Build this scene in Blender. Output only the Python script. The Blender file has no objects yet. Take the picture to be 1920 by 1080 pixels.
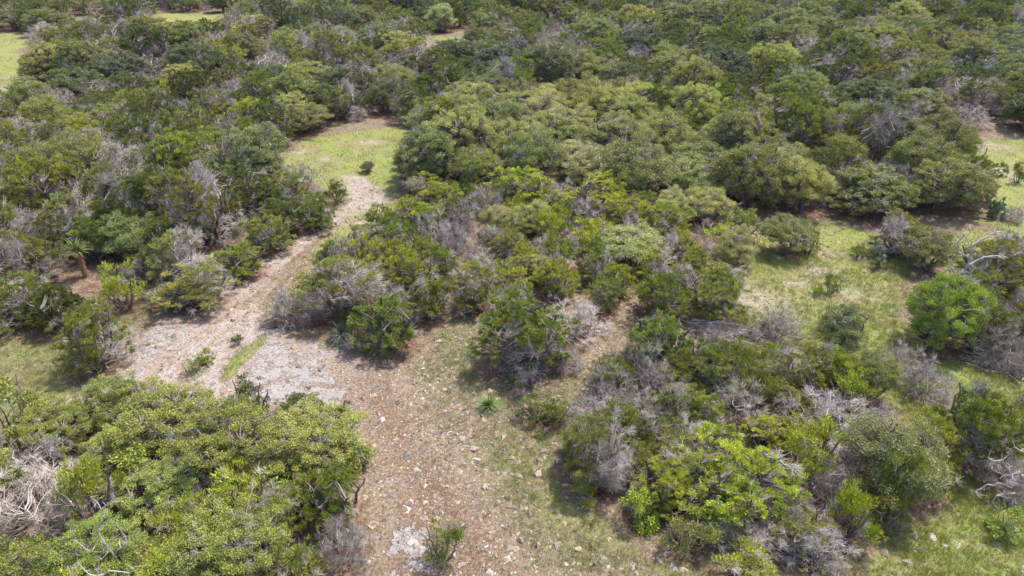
import bpy, math, random
import numpy as np
from mathutils import Vector, Matrix

R = math.radians
random.seed(7)
rng = np.random.default_rng(11)
sc = bpy.context.scene
COL = sc.collection

# ------------------------------------------------------------------ camera
CAM_H, PITCH, FPX = 18.0, R(30.0), 1297.0          # height in m, tilt below horizon, focal length in photo pixels
cam_d = bpy.data.cameras.new('camera')
cam_d.sensor_width = 36.0
cam_d.lens = 36.0 * FPX / 1920.0
cam_d.clip_end = 6000
cam = bpy.data.objects.new('camera', cam_d)
cam.location = (0, 0, CAM_H)
cam.rotation_euler = (math.pi / 2 - PITCH, 0, 0)
COL.objects.link(cam)
sc.camera = cam

# ------------------------------------------------------------------ light
SUN_EL, SUN_AZ = R(64), R(50)                        # azimuth measured from +Y towards +X
world = bpy.data.worlds.new('World')
sc.world = world
world.use_nodes = True
wn = world.node_tree
sky = wn.nodes.new('ShaderNodeTexSky')
sky.sky_type = 'NISHITA'
sky.sun_disc = False
sky.sun_elevation = SUN_EL
sky.sun_rotation = SUN_AZ
sky.dust_density = 2.5
wn.links.new(sky.outputs[0], wn.nodes['Background'].inputs[0])
wn.nodes['Background'].inputs[1].default_value = 0.15
sun_d = bpy.data.lights.new('sun', 'SUN')
sun_d.energy = 3.1
sun_d.angle = R(3.0)
sun_d.color = (1.0, 0.95, 0.87)
sun = bpy.data.objects.new('sun', sun_d)
sd = Vector((math.sin(SUN_AZ) * math.cos(SUN_EL), math.cos(SUN_AZ) * math.cos(SUN_EL), math.sin(SUN_EL)))
sun.rotation_euler = sd.to_track_quat('Z', 'Y').to_euler()
COL.objects.link(sun)
sc.view_settings.view_transform = 'Standard'
sc.view_settings.look = 'None'
sc.view_settings.exposure = 0.96
sc.view_settings.gamma = 1.0
sc.cycles.max_bounces = 6
sc.cycles.diffuse_bounces = 3
sc.cycles.transmission_bounces = 3
sc.cycles.transparent_max_bounces = 4

# ------------------------------------------------------------------ terrain height, photo pixel <-> ground
def gz(x, y):
    x = np.asarray(x, float); y = np.asarray(y, float)
    return (0.16 * np.sin(x * 0.21 + 0.6) * np.cos(y * 0.17) + 0.10 * np.sin(x * 0.43 - y * 0.31 + 2.0)
            + 0.5 * np.sin(x * 0.035 + 1.0) * np.sin(y * 0.045 + 0.4) * np.clip((y - 40) / 60, 0, 1))
CP, SP = math.cos(PITCH), math.sin(PITCH)
def ray(px, py):
    dx = (np.asarray(px, float) - 960) / FPX; dy = (540 - np.asarray(py, float)) / FPX
    return dx, CP + dy * SP, -SP + dy * CP
def ground(px, py, z=0.0):
    dx, dy, dz = ray(px, py)
    t = (z - CAM_H) / dz
    return dx * t, dy * t
def project(x, y, z):
    d = y * CP - (z - CAM_H) * SP
    u = y * SP + (z - CAM_H) * CP
    return 960 + FPX * x / d, 540 - FPX * u / d, d
def wpoly(pts):
    a = np.array(pts, float)
    x, y = ground(a[:, 0], a[:, 1])
    return np.stack([x, y], 1)
def sdist(x, y, poly):
    """signed distance to a polygon, positive inside, in metres"""
    x = np.asarray(x, float); y = np.asarray(y, float)
    best = np.full(x.shape, 1e9); inside = np.zeros(x.shape, bool)
    n = len(poly)
    for i in range(n):
        ax, ay = poly[i]; bx, by = poly[(i + 1) % n]
        ex, ey = bx - ax, by - ay
        t = np.clip(((x - ax) * ex + (y - ay) * ey) / (ex * ex + ey * ey + 1e-12), 0, 1)
        best = np.minimum(best, np.hypot(x - ax - t * ex, y - ay - t * ey))
        c = ((ay > y) != (by > y)) & (x < (bx - ax) * (y - ay) / ((by - ay) if by != ay else 1e-9) + ax)
        inside ^= c
    return np.where(inside, best, -best)
def ldist(x, y, line):
    best = np.full(np.shape(x), 1e9)
    for i in range(len(line) - 1):
        ax, ay = line[i]; bx, by = line[i + 1]
        ex, ey = bx - ax, by - ay
        t = np.clip(((x - ax) * ex + (y - ay) * ey) / (ex * ex + ey * ey + 1e-12), 0, 1)
        best = np.minimum(best, np.hypot(x - ax - t * ex, y - ay - t * ey))
    return best

# ------------------------------------------------------------------ mesh collector
class MB:
    def __init__(s):
        s.v = []; s.f = []; s.n = 0; s.a = []
    def add(s, verts, faces, attr=None):
        verts = np.asarray(verts, np.float32).reshape(-1, 3)
        s.v.append(verts); s.f.append(np.asarray(faces, np.int32) + s.n)
        s.a.append(np.full(len(verts), 0.5, np.float32) if attr is None else np.asarray(attr, np.float32))
        s.n += len(verts)
    def mesh(s, name, mat, smooth=False):
        me = bpy.data.meshes.new(name)
        if s.v:
            V = np.concatenate(s.v)
            me.vertices.add(len(V)); me.vertices.foreach_set('co', V.ravel())
            loops = np.concatenate([f.ravel() for f in s.f])
            tot = np.concatenate([np.full(len(f), f.shape[1], np.int32) for f in s.f])
            start = np.concatenate([[0], np.cumsum(tot)[:-1]]).astype(np.int32)
            me.loops.add(len(loops)); me.loops.foreach_set('vertex_index', loops)
            me.polygons.add(len(tot)); me.polygons.foreach_set('loop_start', start)
            me.polygons.foreach_set('use_smooth', np.full(len(tot), smooth, bool))
            at = me.attributes.new('tone', 'FLOAT', 'POINT')
            at.data.foreach_set('value', np.concatenate(s.a))
            me.update(calc_edges=True)
        me.materials.append(mat)
        return me

def nrm(v):
    v = np.asarray(v, float)
    return v / (np.linalg.norm(v, axis=-1, keepdims=True) + 1e-9)

def prisms(mb, p0, p1, r0, r1, attr=None, sides=3):
    """tapered rods, one per row"""
    p0 = np.asarray(p0, float).reshape(-1, 3); p1 = np.asarray(p1, float).reshape(-1, 3)
    n = len(p0)
    if n == 0: return
    r0 = np.broadcast_to(np.asarray(r0, float), (n,)); r1 = np.broadcast_to(np.asarray(r1, float), (n,))
    d = nrm(p1 - p0)
    h = np.where(np.abs(d[:, 2:3]) > 0.9, np.array([[1.0, 0, 0]]), np.array([[0, 0, 1.0]]))
    a = nrm(np.cross(d, h)); b = np.cross(d, a)
    ring = []
    for k in range(sides):
        t = 2 * math.pi * k / sides
        ring.append(a * math.cos(t) + b * math.sin(t))
    ring = np.stack(ring, 1)
    v = np.concatenate([p0[:, None] + ring * r0[:, None, None], p1[:, None] + ring * r1[:, None, None]], 1)
    base = (np.arange(n) * 2 * sides)[:, None, None]
    q = np.array([[k, (k + 1) % sides, sides + (k + 1) % sides, sides + k] for k in range(sides)])[None]
    at = None if attr is None else np.repeat(np.broadcast_to(attr, (n,)), 2 * sides)
    mb.add(v.reshape(-1, 3), (base + q).reshape(-1, 4), at)

def polyrod(mb, pts, r0, r1, attr=0.5, sides=5):
    pts = np.asarray(pts, float)
    n = len(pts) - 1
    r = np.linspace(r0, r1, n + 1)
    prisms(mb, pts[:-1], pts[1:], r[:-1], r[1:], attr, sides)

def bez(a, c, b, n, wob=0.0):
    t = np.linspace(0, 1, n + 1)[:, None]
    p = (1 - t) ** 2 * a + 2 * t * (1 - t) * c + t * t * b
    if wob:
        p[1:-1] += rng.normal(0, wob, (n - 1, 3))
    return p

def sprigs(mb, c, ax, length, width, tone):
    """pointed leafy sprigs: a narrow triangle each, from c along ax"""
    n = len(c)
    side = nrm(np.cross(ax, rng.normal(size=(n, 3))))
    w = (width * rng.uniform(0.7, 1.3, n))[:, None]; L = (length * rng.uniform(0.6, 1.3, n))[:, None]
    v = np.stack([c - side * w * 0.5, c + side * w * 0.5, c + ax * L], 1)
    mb.add(v.reshape(-1, 3), np.arange(n * 3).reshape(-1, 3), np.repeat(tone, 3))

def leaves(mb, c, ax, size, tone):
    """small diamond leaves"""
    n = len(c)
    side = nrm(np.cross(ax, rng.normal(size=(n, 3))))
    s = (size * rng.uniform(0.6, 1.35, n))[:, None]
    v = np.stack([c - ax * s * 0.6, c + side * s * 0.36, c + ax * s * 0.6, c - side * s * 0.36], 1)
    mb.add(v.reshape(-1, 3), np.arange(n * 4).reshape(-1, 4), np.repeat(tone, 4))

def twigspray(mb, ends, dirs, n, L, r, spread=0.7, droop=0.0):
    """n forking fine twigs at every branch end"""
    e = np.repeat(ends, n, 0); d = nrm(np.repeat(dirs, n, 0) + rng.normal(0, spread, (len(ends) * n, 3)))
    m = len(e); l = (L * rng.uniform(0.5, 1.2, m))[:, None]
    tone = rng.uniform(0, 1, m)
    d2 = nrm(d + rng.normal(0, 0.35, (m, 3)) + np.array([0, 0, 0.12 - droop]))
    p1 = e + d * l * 0.5; p2 = p1 + d2 * l * 0.5
    prisms(mb, e, p1, r, r * 0.75, tone); prisms(mb, p1, p2, r * 0.75, r * 0.35, tone)
    d3 = nrm(d + rng.normal(0, 0.8, (m, 3)))
    prisms(mb, p1, p1 + d3 * l * 0.4, r * 0.65, r * 0.3, tone)
    q = e + d * l * 0.27
    d4 = nrm(d + rng.normal(0, 0.9, (m, 3)))
    prisms(mb, q, q + d4 * l * 0.35, r * 0.65, r * 0.3, tone)

# ------------------------------------------------------------------ materials
def newmat(name):
    m = bpy.data.materials.new(name); m.use_nodes = True
    nt = m.node_tree; nt.nodes.clear()
    return m, nt, nt.nodes, nt.links
def N(nt, t, **kw):
    n = nt.nodes.new(t)
    for k, v in kw.items(): setattr(n, k, v)
    return n
def mixc(nt, fac, a, b, blend='MIX'):
    n = nt.nodes.new('ShaderNodeMix'); n.data_type = 'RGBA'; n.blend_type = blend
    for sock, val in ((0, fac), (6, a), (7, b)):
        if isinstance(val, (int, float)): n.inputs[sock].default_value = val
        elif isinstance(val, tuple): n.inputs[sock].default_value = (*val, 1) if len(val) == 3 else val
        else: nt.links.new(val, n.inputs[sock])
    return n.outputs[2]
def mth(nt, op, a, b=None, clamp=False):
    n = nt.nodes.new('ShaderNodeMath'); n.operation = op; n.use_clamp = clamp
    for i, val in enumerate((a, b)):
        if val is None: continue
        if isinstance(val, (int, float)): n.inputs[i].default_value = val
        else: nt.links.new(val, n.inputs[i])
    return n.outputs[0]
def noise(nt, vec, scale, detail=3, rough=0.55):
    n = nt.nodes.new('ShaderNodeTexNoise'); n.inputs['Scale'].default_value = scale
    n.inputs['Detail'].default_value = detail; n.inputs['Roughness'].default_value = rough
    nt.links.new(vec, n.inputs['Vector']); return n.outputs[0]
def ramp(nt, fac, stops):
    n = nt.nodes.new('ShaderNodeValToRGB')
    el = n.color_ramp.elements
    while len(el) < len(stops): el.new(0.5)
    for e, (p, c) in zip(el, stops):
        e.position = p; e.color = (*c, 1) if len(c) == 3 else c
    nt.links.new(fac, n.inputs[0]); return n.outputs[0]
def sstep(nt, v, a, b):
    n = nt.nodes.new('ShaderNodeMapRange'); n.interpolation_type = 'SMOOTHSTEP'
    n.inputs[1].default_value = a; n.inputs[2].default_value = b
    nt.links.new(v, n.inputs[0]); return n.outputs[0]

def leafmat(name, young, old, dry, transl=0.27, far=False):
    """leaf tone runs old -> young per leaf; the thing's own tint multiplies it"""
    m, nt, nd, lk = newmat(name)
    at = N(nt, 'ShaderNodeAttribute', attribute_name='tone')
    col = ramp(nt, at.outputs['Fac'], [(0.0, dry), (0.07, dry), (0.1, old), (1.0, young)])
    oi = N(nt, 'ShaderNodeAttribute', attribute_name='tint') if far else N(nt, 'ShaderNodeObjectInfo')
    col = mixc(nt, 1.0, col, oi.outputs['Color'], 'MULTIPLY')
    d = N(nt, 'ShaderNodeBsdfDiffuse'); t = N(nt, 'ShaderNodeBsdfTranslucent')
    g = N(nt, 'ShaderNodeBsdfGlossy'); g.inputs['Roughness'].default_value = 0.45
    lk.new(col, d.inputs[0])
    lk.new(mixc(nt, 1.0, col, (1.1, 1.15, 0.6), 'MULTIPLY'), t.inputs[0])
    mx = N(nt, 'ShaderNodeMixShader'); mx.inputs[0].default_value = transl
    lk.new(d.outputs[0], mx.inputs[1]); lk.new(t.outputs[0], mx.inputs[2])
    m2 = N(nt, 'ShaderNodeMixShader'); m2.inputs[0].default_value = 0.03
    lk.new(mx.outputs[0], m2.inputs[1]); lk.new(g.outputs[0], m2.inputs[2])
    o = N(nt, 'ShaderNodeOutputMaterial'); lk.new(m2.outputs[0], o.inputs[0])
    return m
def barkmat(name, a, b, tinted=False):
    m, nt, nd, lk = newmat(name)
    at = N(nt, 'ShaderNodeAttribute', attribute_name='tone')
    tc = N(nt, 'ShaderNodeTexCoord')
    nz = noise(nt, tc.outputs['Object'], 9.0, 3)
    f = mth(nt, 'ADD', mth(nt, 'MULTIPLY', at.outputs['Fac'], 0.6), mth(nt, 'MULTIPLY', nz, 0.5), True)
    col = mixc(nt, f, a, b)
    if tinted:
        oi = N(nt, 'ShaderNodeObjectInfo'); col = mixc(nt, 1.0, col, oi.outputs['Color'], 'MULTIPLY')
    d = N(nt, 'ShaderNodeBsdfPrincipled'); d.inputs['Roughness'].default_value = 0.9
    d.inputs['Specular IOR Level'].default_value = 0.15
    lk.new(col, d.inputs['Base Color'])
    o = N(nt, 'ShaderNodeOutputMaterial'); lk.new(d.outputs[0], o.inputs[0])
    return m

M = {}
M['juniper'] = leafmat('juniper_foliage', (1.4, 1.34, 0.95), (0.52, 0.58, 0.7), (1.5, 0.85, 0.7))
M['oak'] = leafmat('oak_foliage', (1.35, 1.32, 1.15), (0.6, 0.63, 0.66), (1.35, 1.05, 0.8))
M['farleaf'] = leafmat('distant_foliage', (1.35, 1.32, 1.1), (0.56, 0.6, 0.68), (1.4, 1.0, 0.8), far=True)
M['blade'] = leafmat('yucca_blade', (1.15, 1.15, 1.0), (0.75, 0.8, 0.8), (0.75, 0.8, 0.8), 0.2)
M['bark'] = barkmat('rough_bark', (0.07, 0.056, 0.05), (0.25, 0.21, 0.19))
M['dead'] = barkmat('weathered_twigs', (0.22, 0.185, 0.165), (0.58, 0.525, 0.485), True)
M['bleached'] = barkmat('bleached_wood', (0.22, 0.19, 0.18), (0.52, 0.48, 0.45))
M['skirt'] = barkmat('dry_leaf_skirt', (0.16, 0.09, 0.05), (0.36, 0.22, 0.13))
M['pad'] = barkmat('cactus_pad', (0.12, 0.16, 0.085), (0.25, 0.30, 0.17))

TINT = {                                        # reflectance of the foliage of each kind
    'jb': (0.365, 0.405, 0.060), 'jg': (0.235, 0.278, 0.056), 'jd': (0.155, 0.182, 0.045), 'jo': (0.285, 0.305, 0.090),
    'og': (0.262, 0.282, 0.108), 'oy': (0.405, 0.415, 0.170), 'ob': (0.290, 0.330, 0.078), 'om': (0.350, 0.395, 0.205),
    'od': (0.145, 0.165, 0.082), 'ov': (0.310, 0.400, 0.050), 'dg': (0.86, 1, 1), 'dt': (1, 1, 1), 'dw': (1.08, 1.25, 1.2)}

# ------------------------------------------------------------------ plant builders (each gives a dict part -> mesh)
def lobes_shell(w, h, nl, ncl, base, flat=0.85, rin=0.74):
    """clump centres over a crown made of several rounded lobes"""
    L = []
    for k in range(nl):
        a = 2 * math.pi * (k + rng.uniform(-0.35, 0.35)) / nl
        rr = w * 0.5 * (rng.uniform(0.38, 0.62) if k else 0.1)
        r = w * 0.5 * rng.uniform(0.36, 0.52)
        cz = h * rng.uniform(base + (0.12 if k % 2 else 0.3), 0.5 if k % 2 else 0.74) if k else h * 0.72
        L.append((np.array([math.cos(a) * rr, math.sin(a) * rr, min(cz, h - r * flat * 0.8)]), r))
    pts, nor = [], []
    tries = 0
    while len(pts) < ncl and tries < ncl * 30:
        tries += 1
        c, r = L[rng.integers(nl)]
        d = nrm(rng.normal(size=3))
        if d[2] < -0.6: continue
        p = c + d * r * (rng.uniform(rin, 1.06) if rng.random() < 0.86 else rng.uniform(1.0, 1.28)) * np.array([1, 1, flat])
        if p[2] < h * base * 0.6 or p[2] > h * 1.06: continue
        if any(np.linalg.norm((p - c2) / np.array([1, 1, flat])) < r2 * 0.72 for c2, r2 in L if c2 is not c): continue
        pts.append(p); nor.append(d)
    return np.array(pts), np.array(nor), L

def skeleton(trunk, w, h, stems, lean, r):
    """main stems as lists of points"""
    S = []
    for k in range(stems):
        a = 2 * math.pi * (k + rng.uniform(-0.3, 0.3)) / stems
        ln = lean * rng.uniform(0.4, 1.15) if stems > 1 else rng.uniform(0.02, 0.1)
        e = np.array([math.cos(a) * w * 0.5 * ln, math.sin(a) * w * 0.5 * ln, h * rng.uniform(0.6, 0.85)])
        b = np.array([math.cos(a), math.sin(a), 0]) * (0.03 * w if stems > 1 else 0)
        b[2] = -0.15
        c = (b + e) * 0.5 + np.array([math.cos(a), math.sin(a), 0]) * w * 0.08 + rng.normal(0, 0.05 * w, 3) * (1, 1, 0)
        p = bez(b, c, e, 9, 0.018 * w)
        polyrod(trunk, p, r * rng.uniform(0.8, 1.2), r * 0.3, rng.uniform(0, 1))
        S.append(p)
    return np.concatenate(S)

def branch_to(mb, S, ends, r0, r1, lift=0.1, sides=3, nseg=4):
    dirs = []
    for e in ends:
        d = np.linalg.norm(S - e, axis=1) + np.clip(S[:, 2] - e[2] + 0.35 * np.hypot(S[:, 0] - e[0], S[:, 1] - e[1]), 0, 9) * 1.5
        s = S[int(np.argmin(d))]
        L = np.linalg.norm(e - s)
        c = (s + e) / 2 + rng.normal(0, 0.10 * L, 3) + np.array([0, 0, -lift * L])
        p = bez(s, c, e, nseg, 0.03 * L)
        polyrod(mb, p, r0 * (0.5 + 0.5 * min(1, L)), r1, rng.uniform(0, 1), sides)
        dirs.append(p[-1] - p[-2])
    return nrm(np.array(dirs))

def make_juniper(w, h, ncl, per, leaf, bare=0.25, base=0.06, lobes=6, stems=6, tuft=0.10, lod=False):
    trunk, crown, dead = MB(), MB(), MB()
    S = skeleton(trunk, w, h, stems, 0.75, 0.035 * w ** 0.8)
    C, Nn, L = lobes_shell(w, h, lobes, ncl, base, 0.85, 0.6)
    # bare patches, chosen by a direction so that they stay together
    holes = nrm(rng.normal(size=(4, 3)) * (1, 1, 0.5))
    side = (nrm(C - np.array([0, 0, h * 0.4])) @ holes.T).max(1)
    low = C[:, 2] < h * rng.uniform(0.15, 0.36, len(C))
    isb = (side > np.quantile(side, 1 - bare)) & (rng.random(len(C)) < 0.8) | (low & (rng.random(len(C)) < 0.55 * min(1, bare * 3)))
    live, bar = C[~isb], C[isb]
    ln = Nn[~isb]
    branch_to(trunk, S, live * 0.97, 0.012 * w, 0.004 * w)
    # foliage: each clump is a few upswept tufts
    k = 5
    tr = tuft * w
    tc = np.repeat(live, k, 0) + rng.normal(0, 0.55, (len(live) * k, 3)) * tr * np.array([1, 1, 0.55])
    tn = np.repeat(ln, k, 0)
    ttone = np.clip(np.repeat(rng.uniform(0.12, 0.9, len(live)), k) + rng.normal(0, 0.22, len(tc)), 0.11, 1)
    m = max(4, per // k)
    p = np.repeat(tc, m, 0); n2 = np.repeat(tn, m, 0)
    off = nrm(rng.normal(size=p.shape)) * (rng.random((len(p), 1)) ** 0.5) * tr * 0.55 * np.array([1, 1, 0.75])
    p = p + off
    ax = nrm(n2 * 0.55 + off / tr * 1.1 + np.array([0, 0, 0.75]) + rng.normal(0, 0.38, p.shape))
    tone = np.clip(np.repeat(ttone, m) + rng.normal(0, 0.2, len(p)), 0.11, 1)
    tone[rng.random(len(p)) < 0.012] = 0.03
    sprigs(crown, p, ax, leaf * 1.7, leaf * 0.62, tone)
    # dead twigs: bare patches + interior + skirt
    if len(bar):
        dd = branch_to(dead, S, bar, 0.0045 * w, 0.0022 * w, 0.05)
        twigspray(dead, bar, nrm(dd + nrm(bar - [0, 0, h * .3]) * 0.5), 13, 0.10 * w + 0.12, 0.0013 * w + 0.0032)
    # dry twigs standing among the live tufts of the outer shell
    sel = rng.random(len(live)) < 0.16 + bare * 0.7
    if lod: sel[:] = False
    twigspray(dead, live[sel] * 0.97, ln[sel], 6, 0.06 * w + 0.12, 0.0012 * w + 0.003, 0.5)
    inner = C * rng.uniform(0.45, 0.85, (len(C), 1))
    inner = inner[rng.random(len(inner)) < 0.35 + bare * 0.6]
    dd = branch_to(dead, S, inner, 0.004 * w, 0.002 * w, 0.05, nseg=3)
    twigspray(dead, inner, nrm(dd + nrm(inner) * 0.3), 5, 0.11 * w + 0.08, 0.0016 * w + 0.0022)
    return {'trunk': trunk.mesh('juniper_trunk', M['bark']), 'crown': crown.mesh('juniper_crown', M['juniper']),
            'dead_twigs': dead.mesh('juniper_dead_twigs', M['dead']), 'bare': bare}

def make_oak(w, h, ncl, per, leaf, base=0.25, lobes=8, stems=4, bare=0.06, ctight=0.068, mat='oak', trunk_r=0.034):
    trunk, crown, dead = MB(), MB(), MB()
    S = skeleton(trunk, w, h, stems, 0.65, trunk_r * w)
    C, Nn, L = lobes_shell(w, h, lobes, ncl, base, 0.8, 0.62)
    isb = rng.random(len(C)) < bare
    live, bar, ln = C[~isb], C[isb], Nn[~isb]
    branch_to(trunk, S, live * 0.97, 0.011 * w, 0.0035 * w, -0.05)
    p = np.repeat(live, per, 0); n2 = np.repeat(ln, per, 0)
    g = nrm(rng.normal(size=p.shape)) * (rng.random((len(p), 1)) ** 0.45) * ctight * w * np.array([1.15, 1.15, 0.75])
    p = p + g
    ax = nrm(rng.normal(size=p.shape) + n2 * 0.4)
    tone = np.clip(np.repeat(rng.uniform(0.25, 0.8, len(live)), per) + rng.normal(0, 0.16, len(p)), 0.11, 1)
    tone[rng.random(len(p)) < 0.025] = 0.03
    leaves(crown, p, ax, leaf, tone)
    if len(bar):
        dd = branch_to(dead, S, bar, 0.004 * w, 0.002 * w, 0.0)
        twigspray(dead, bar, dd, 9, 0.09 * w + 0.1, 0.0013 * w + 0.002)
    if w < 6.9 and len(live) > 100:
        sel = rng.random(len(live)) < 0.22
        twigspray(dead, live[sel] * 0.97, ln[sel], 4, 0.06 * w + 0.12, 0.0010 * w + 0.003, 0.5)
    inner = C * rng.uniform(0.5, 0.85, (len(C), 1)); inner = inner[rng.random(len(inner)) < 0.35]
    dd = branch_to(dead, S, inner, 0.004 * w, 0.002 * w, 0.0, nseg=3)
    twigspray(dead, inner, nrm(dd + nrm(inner) * 0.3), 4, 0.10 * w + 0.06, 0.0015 * w + 0.002)
    return {'trunk': trunk.mesh('oak_trunk', M['bark']), 'crown': crown.mesh('oak_crown', M[mat]),
            'dead_twigs': dead.mesh('oak_dead_twigs', M['dead'])}

def make_dead(w, h, nb, spray, L, stems=9, lean=0.9, mat='dead'):
    wood, tw = MB(), MB()
    S = skeleton(wood, w, h, stems, lean, 0.010 * w)
    d = nrm(rng.normal(size=(nb, 3))); d[:, 2] = np.abs(d[:, 2])
    E = d * rng.uniform(0.45, 1.0, (nb, 1)) * np.array([w * 0.5, w * 0.5, h * 0.95]) + [0, 0, 0.03 * h]
    dd = branch_to(wood, S, E, 0.0065 * w, 0.0028 * w, 0.03)
    twigspray(tw, E, nrm(dd + d * 0.7), spray, L * w, 0.0013 * w + 0.0035, 0.6)
    return {'branches': wood.mesh('dead_branches', M[mat]), 'twigs': tw.mesh('dead_twigs', M[mat])}

PROTO = {'juniper': [], 'oak': [], 'dead': [], 'broad': []}
def reg(kind, w, h, parts):
    b = parts.pop('bare', 0)
    PROTO[kind].append((w, h, parts, b))
for i in range(3): reg('juniper', 1.5, 1.4, make_juniper(1.5, 1.4, 34, 130, 0.042, 0.10, 0.05, 4, 5, 0.14))
for i in range(6): reg('juniper', 3.4, 3.1, make_juniper(3.4, 3.1, 200, 190, 0.045, (0.06, 0.32, 0.42, 0.1, 0.14, 0.5)[i], 0.04, (5, 7, 6, 8, 6, 7)[i], 6, 0.052))
for i in range(5): reg('juniper', 5.8, 4.6, make_juniper(5.8, 4.6, 320, 150, 0.068, (0.08, 0.30, 0.14, 0.38, 0.12)[i], 0.06, 9, 7, 0.040))
for i in range(4): reg('oak', 3.8, 3.4, make_oak(3.8, 3.4, 230, 190, 0.052, 0.2, 7, 4, (0.05, 0.12, 0.2, 0.08)[i]))
for i in range(5): reg('oak', 6.8, 5.2, make_oak(6.8, 5.2, 420, 170, 0.082, 0.10, 11, 5, (0.05, 0.1, 0.16, 0.05, 0.12)[i], 0.045))
for i in range(4): reg('broad', 4.6, 3.4, make_oak(4.6, 3.4, 330, 180, 0.053, 0.15, 9, 6, (0.08, 0.14, 0.1, 0.05)[i], 0.048, trunk_r=0.02))
for i in range(2): reg('broad', 1.3, 1.2, make_oak(1.3, 1.2, 30, 110, 0.050, 0.05, 4, 5, 0.05, 0.12, trunk_r=0.02))
for i in range(4): reg('dead', 2.6, 1.9, make_dead(2.6, 1.9, 110, 13, 0.15, (9, 11, 7, 12)[i], 0.9))
for i in range(3): reg('dead', 4.6, 3.8, make_dead(4.6, 3.8, 190, 13, 0.10, (6, 5, 8)[i], 0.85))

KINDN = {'j': ('juniper_tree', 'juniper'), 'o': ('oak_tree', 'oak'), 'd': ('dead_bush', 'dead')}
PLACED = []          # (x, y, radius)
TREES = []           # records awaiting their label

def put(kind_code, x, y, w, h, label=None, tint=None, proto=None, rot=None, pxy=None):
    fam = {'ob': 'broad', 'ov': 'broad'}.get(kind_code, KINDN[kind_code[0]][1])
    small = w < 1.7
    if proto is None:
        c = PROTO[fam]
        best = min(abs(math.log(p[0] / w)) for p in c)
        opt = [p for p in c if abs(math.log(p[0] / w)) < best + 0.12]
        if fam == 'juniper' and len(set(p[3] for p in opt)) > 1:
            opt = [p for p in opt if (p[3] > 0.25) == (kind_code == 'jo' or (label is None and rng.random() < 0.35))] or opt
        proto = opt[int(rng.integers(len(opt)))]

    z = float(gz(x, y))
    px, py, dep = project(x, y, z + h * 0.55)
    PLACED.append((x, y, w / 2))
    TREES.append(dict(k=kind_code, x=x, y=y, w=w, h=h, px=float(px), py=float(py), wpx=float(w * FPX / dep), label=label, tint=tint, proto=proto, rot=rot))

def box(kind, cx, w, top, bot, label=None, **kw):
    """stand a plant on the ground so that its outline fills the given span of the photograph"""
    dep = 30.0; h = 2.0; x = y = 0
    for _ in range(12):
        s = FPX / dep                                  # px per m
        wm = w / s
        mid = (top + bot) / 2
        dx, dy, dz = ray(cx, mid)
        el = math.atan2(-dz, math.hypot(float(dy), 0))
        A = w / 2 * math.sin(el); V = (bot - top) / 2
        c = math.sqrt(max(V * V - A * A, (0.26 * w * math.cos(el)) ** 2))
        h = 2 * c / math.cos(el) / s
        t = (h * 0.5 - CAM_H) / dz
        x, y = float(dx * t), float(dy * t)
        dep = y * CP - (h * 0.5 - CAM_H) * SP
    return put(kind, x, y, wm, h, label, **kw)

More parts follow.
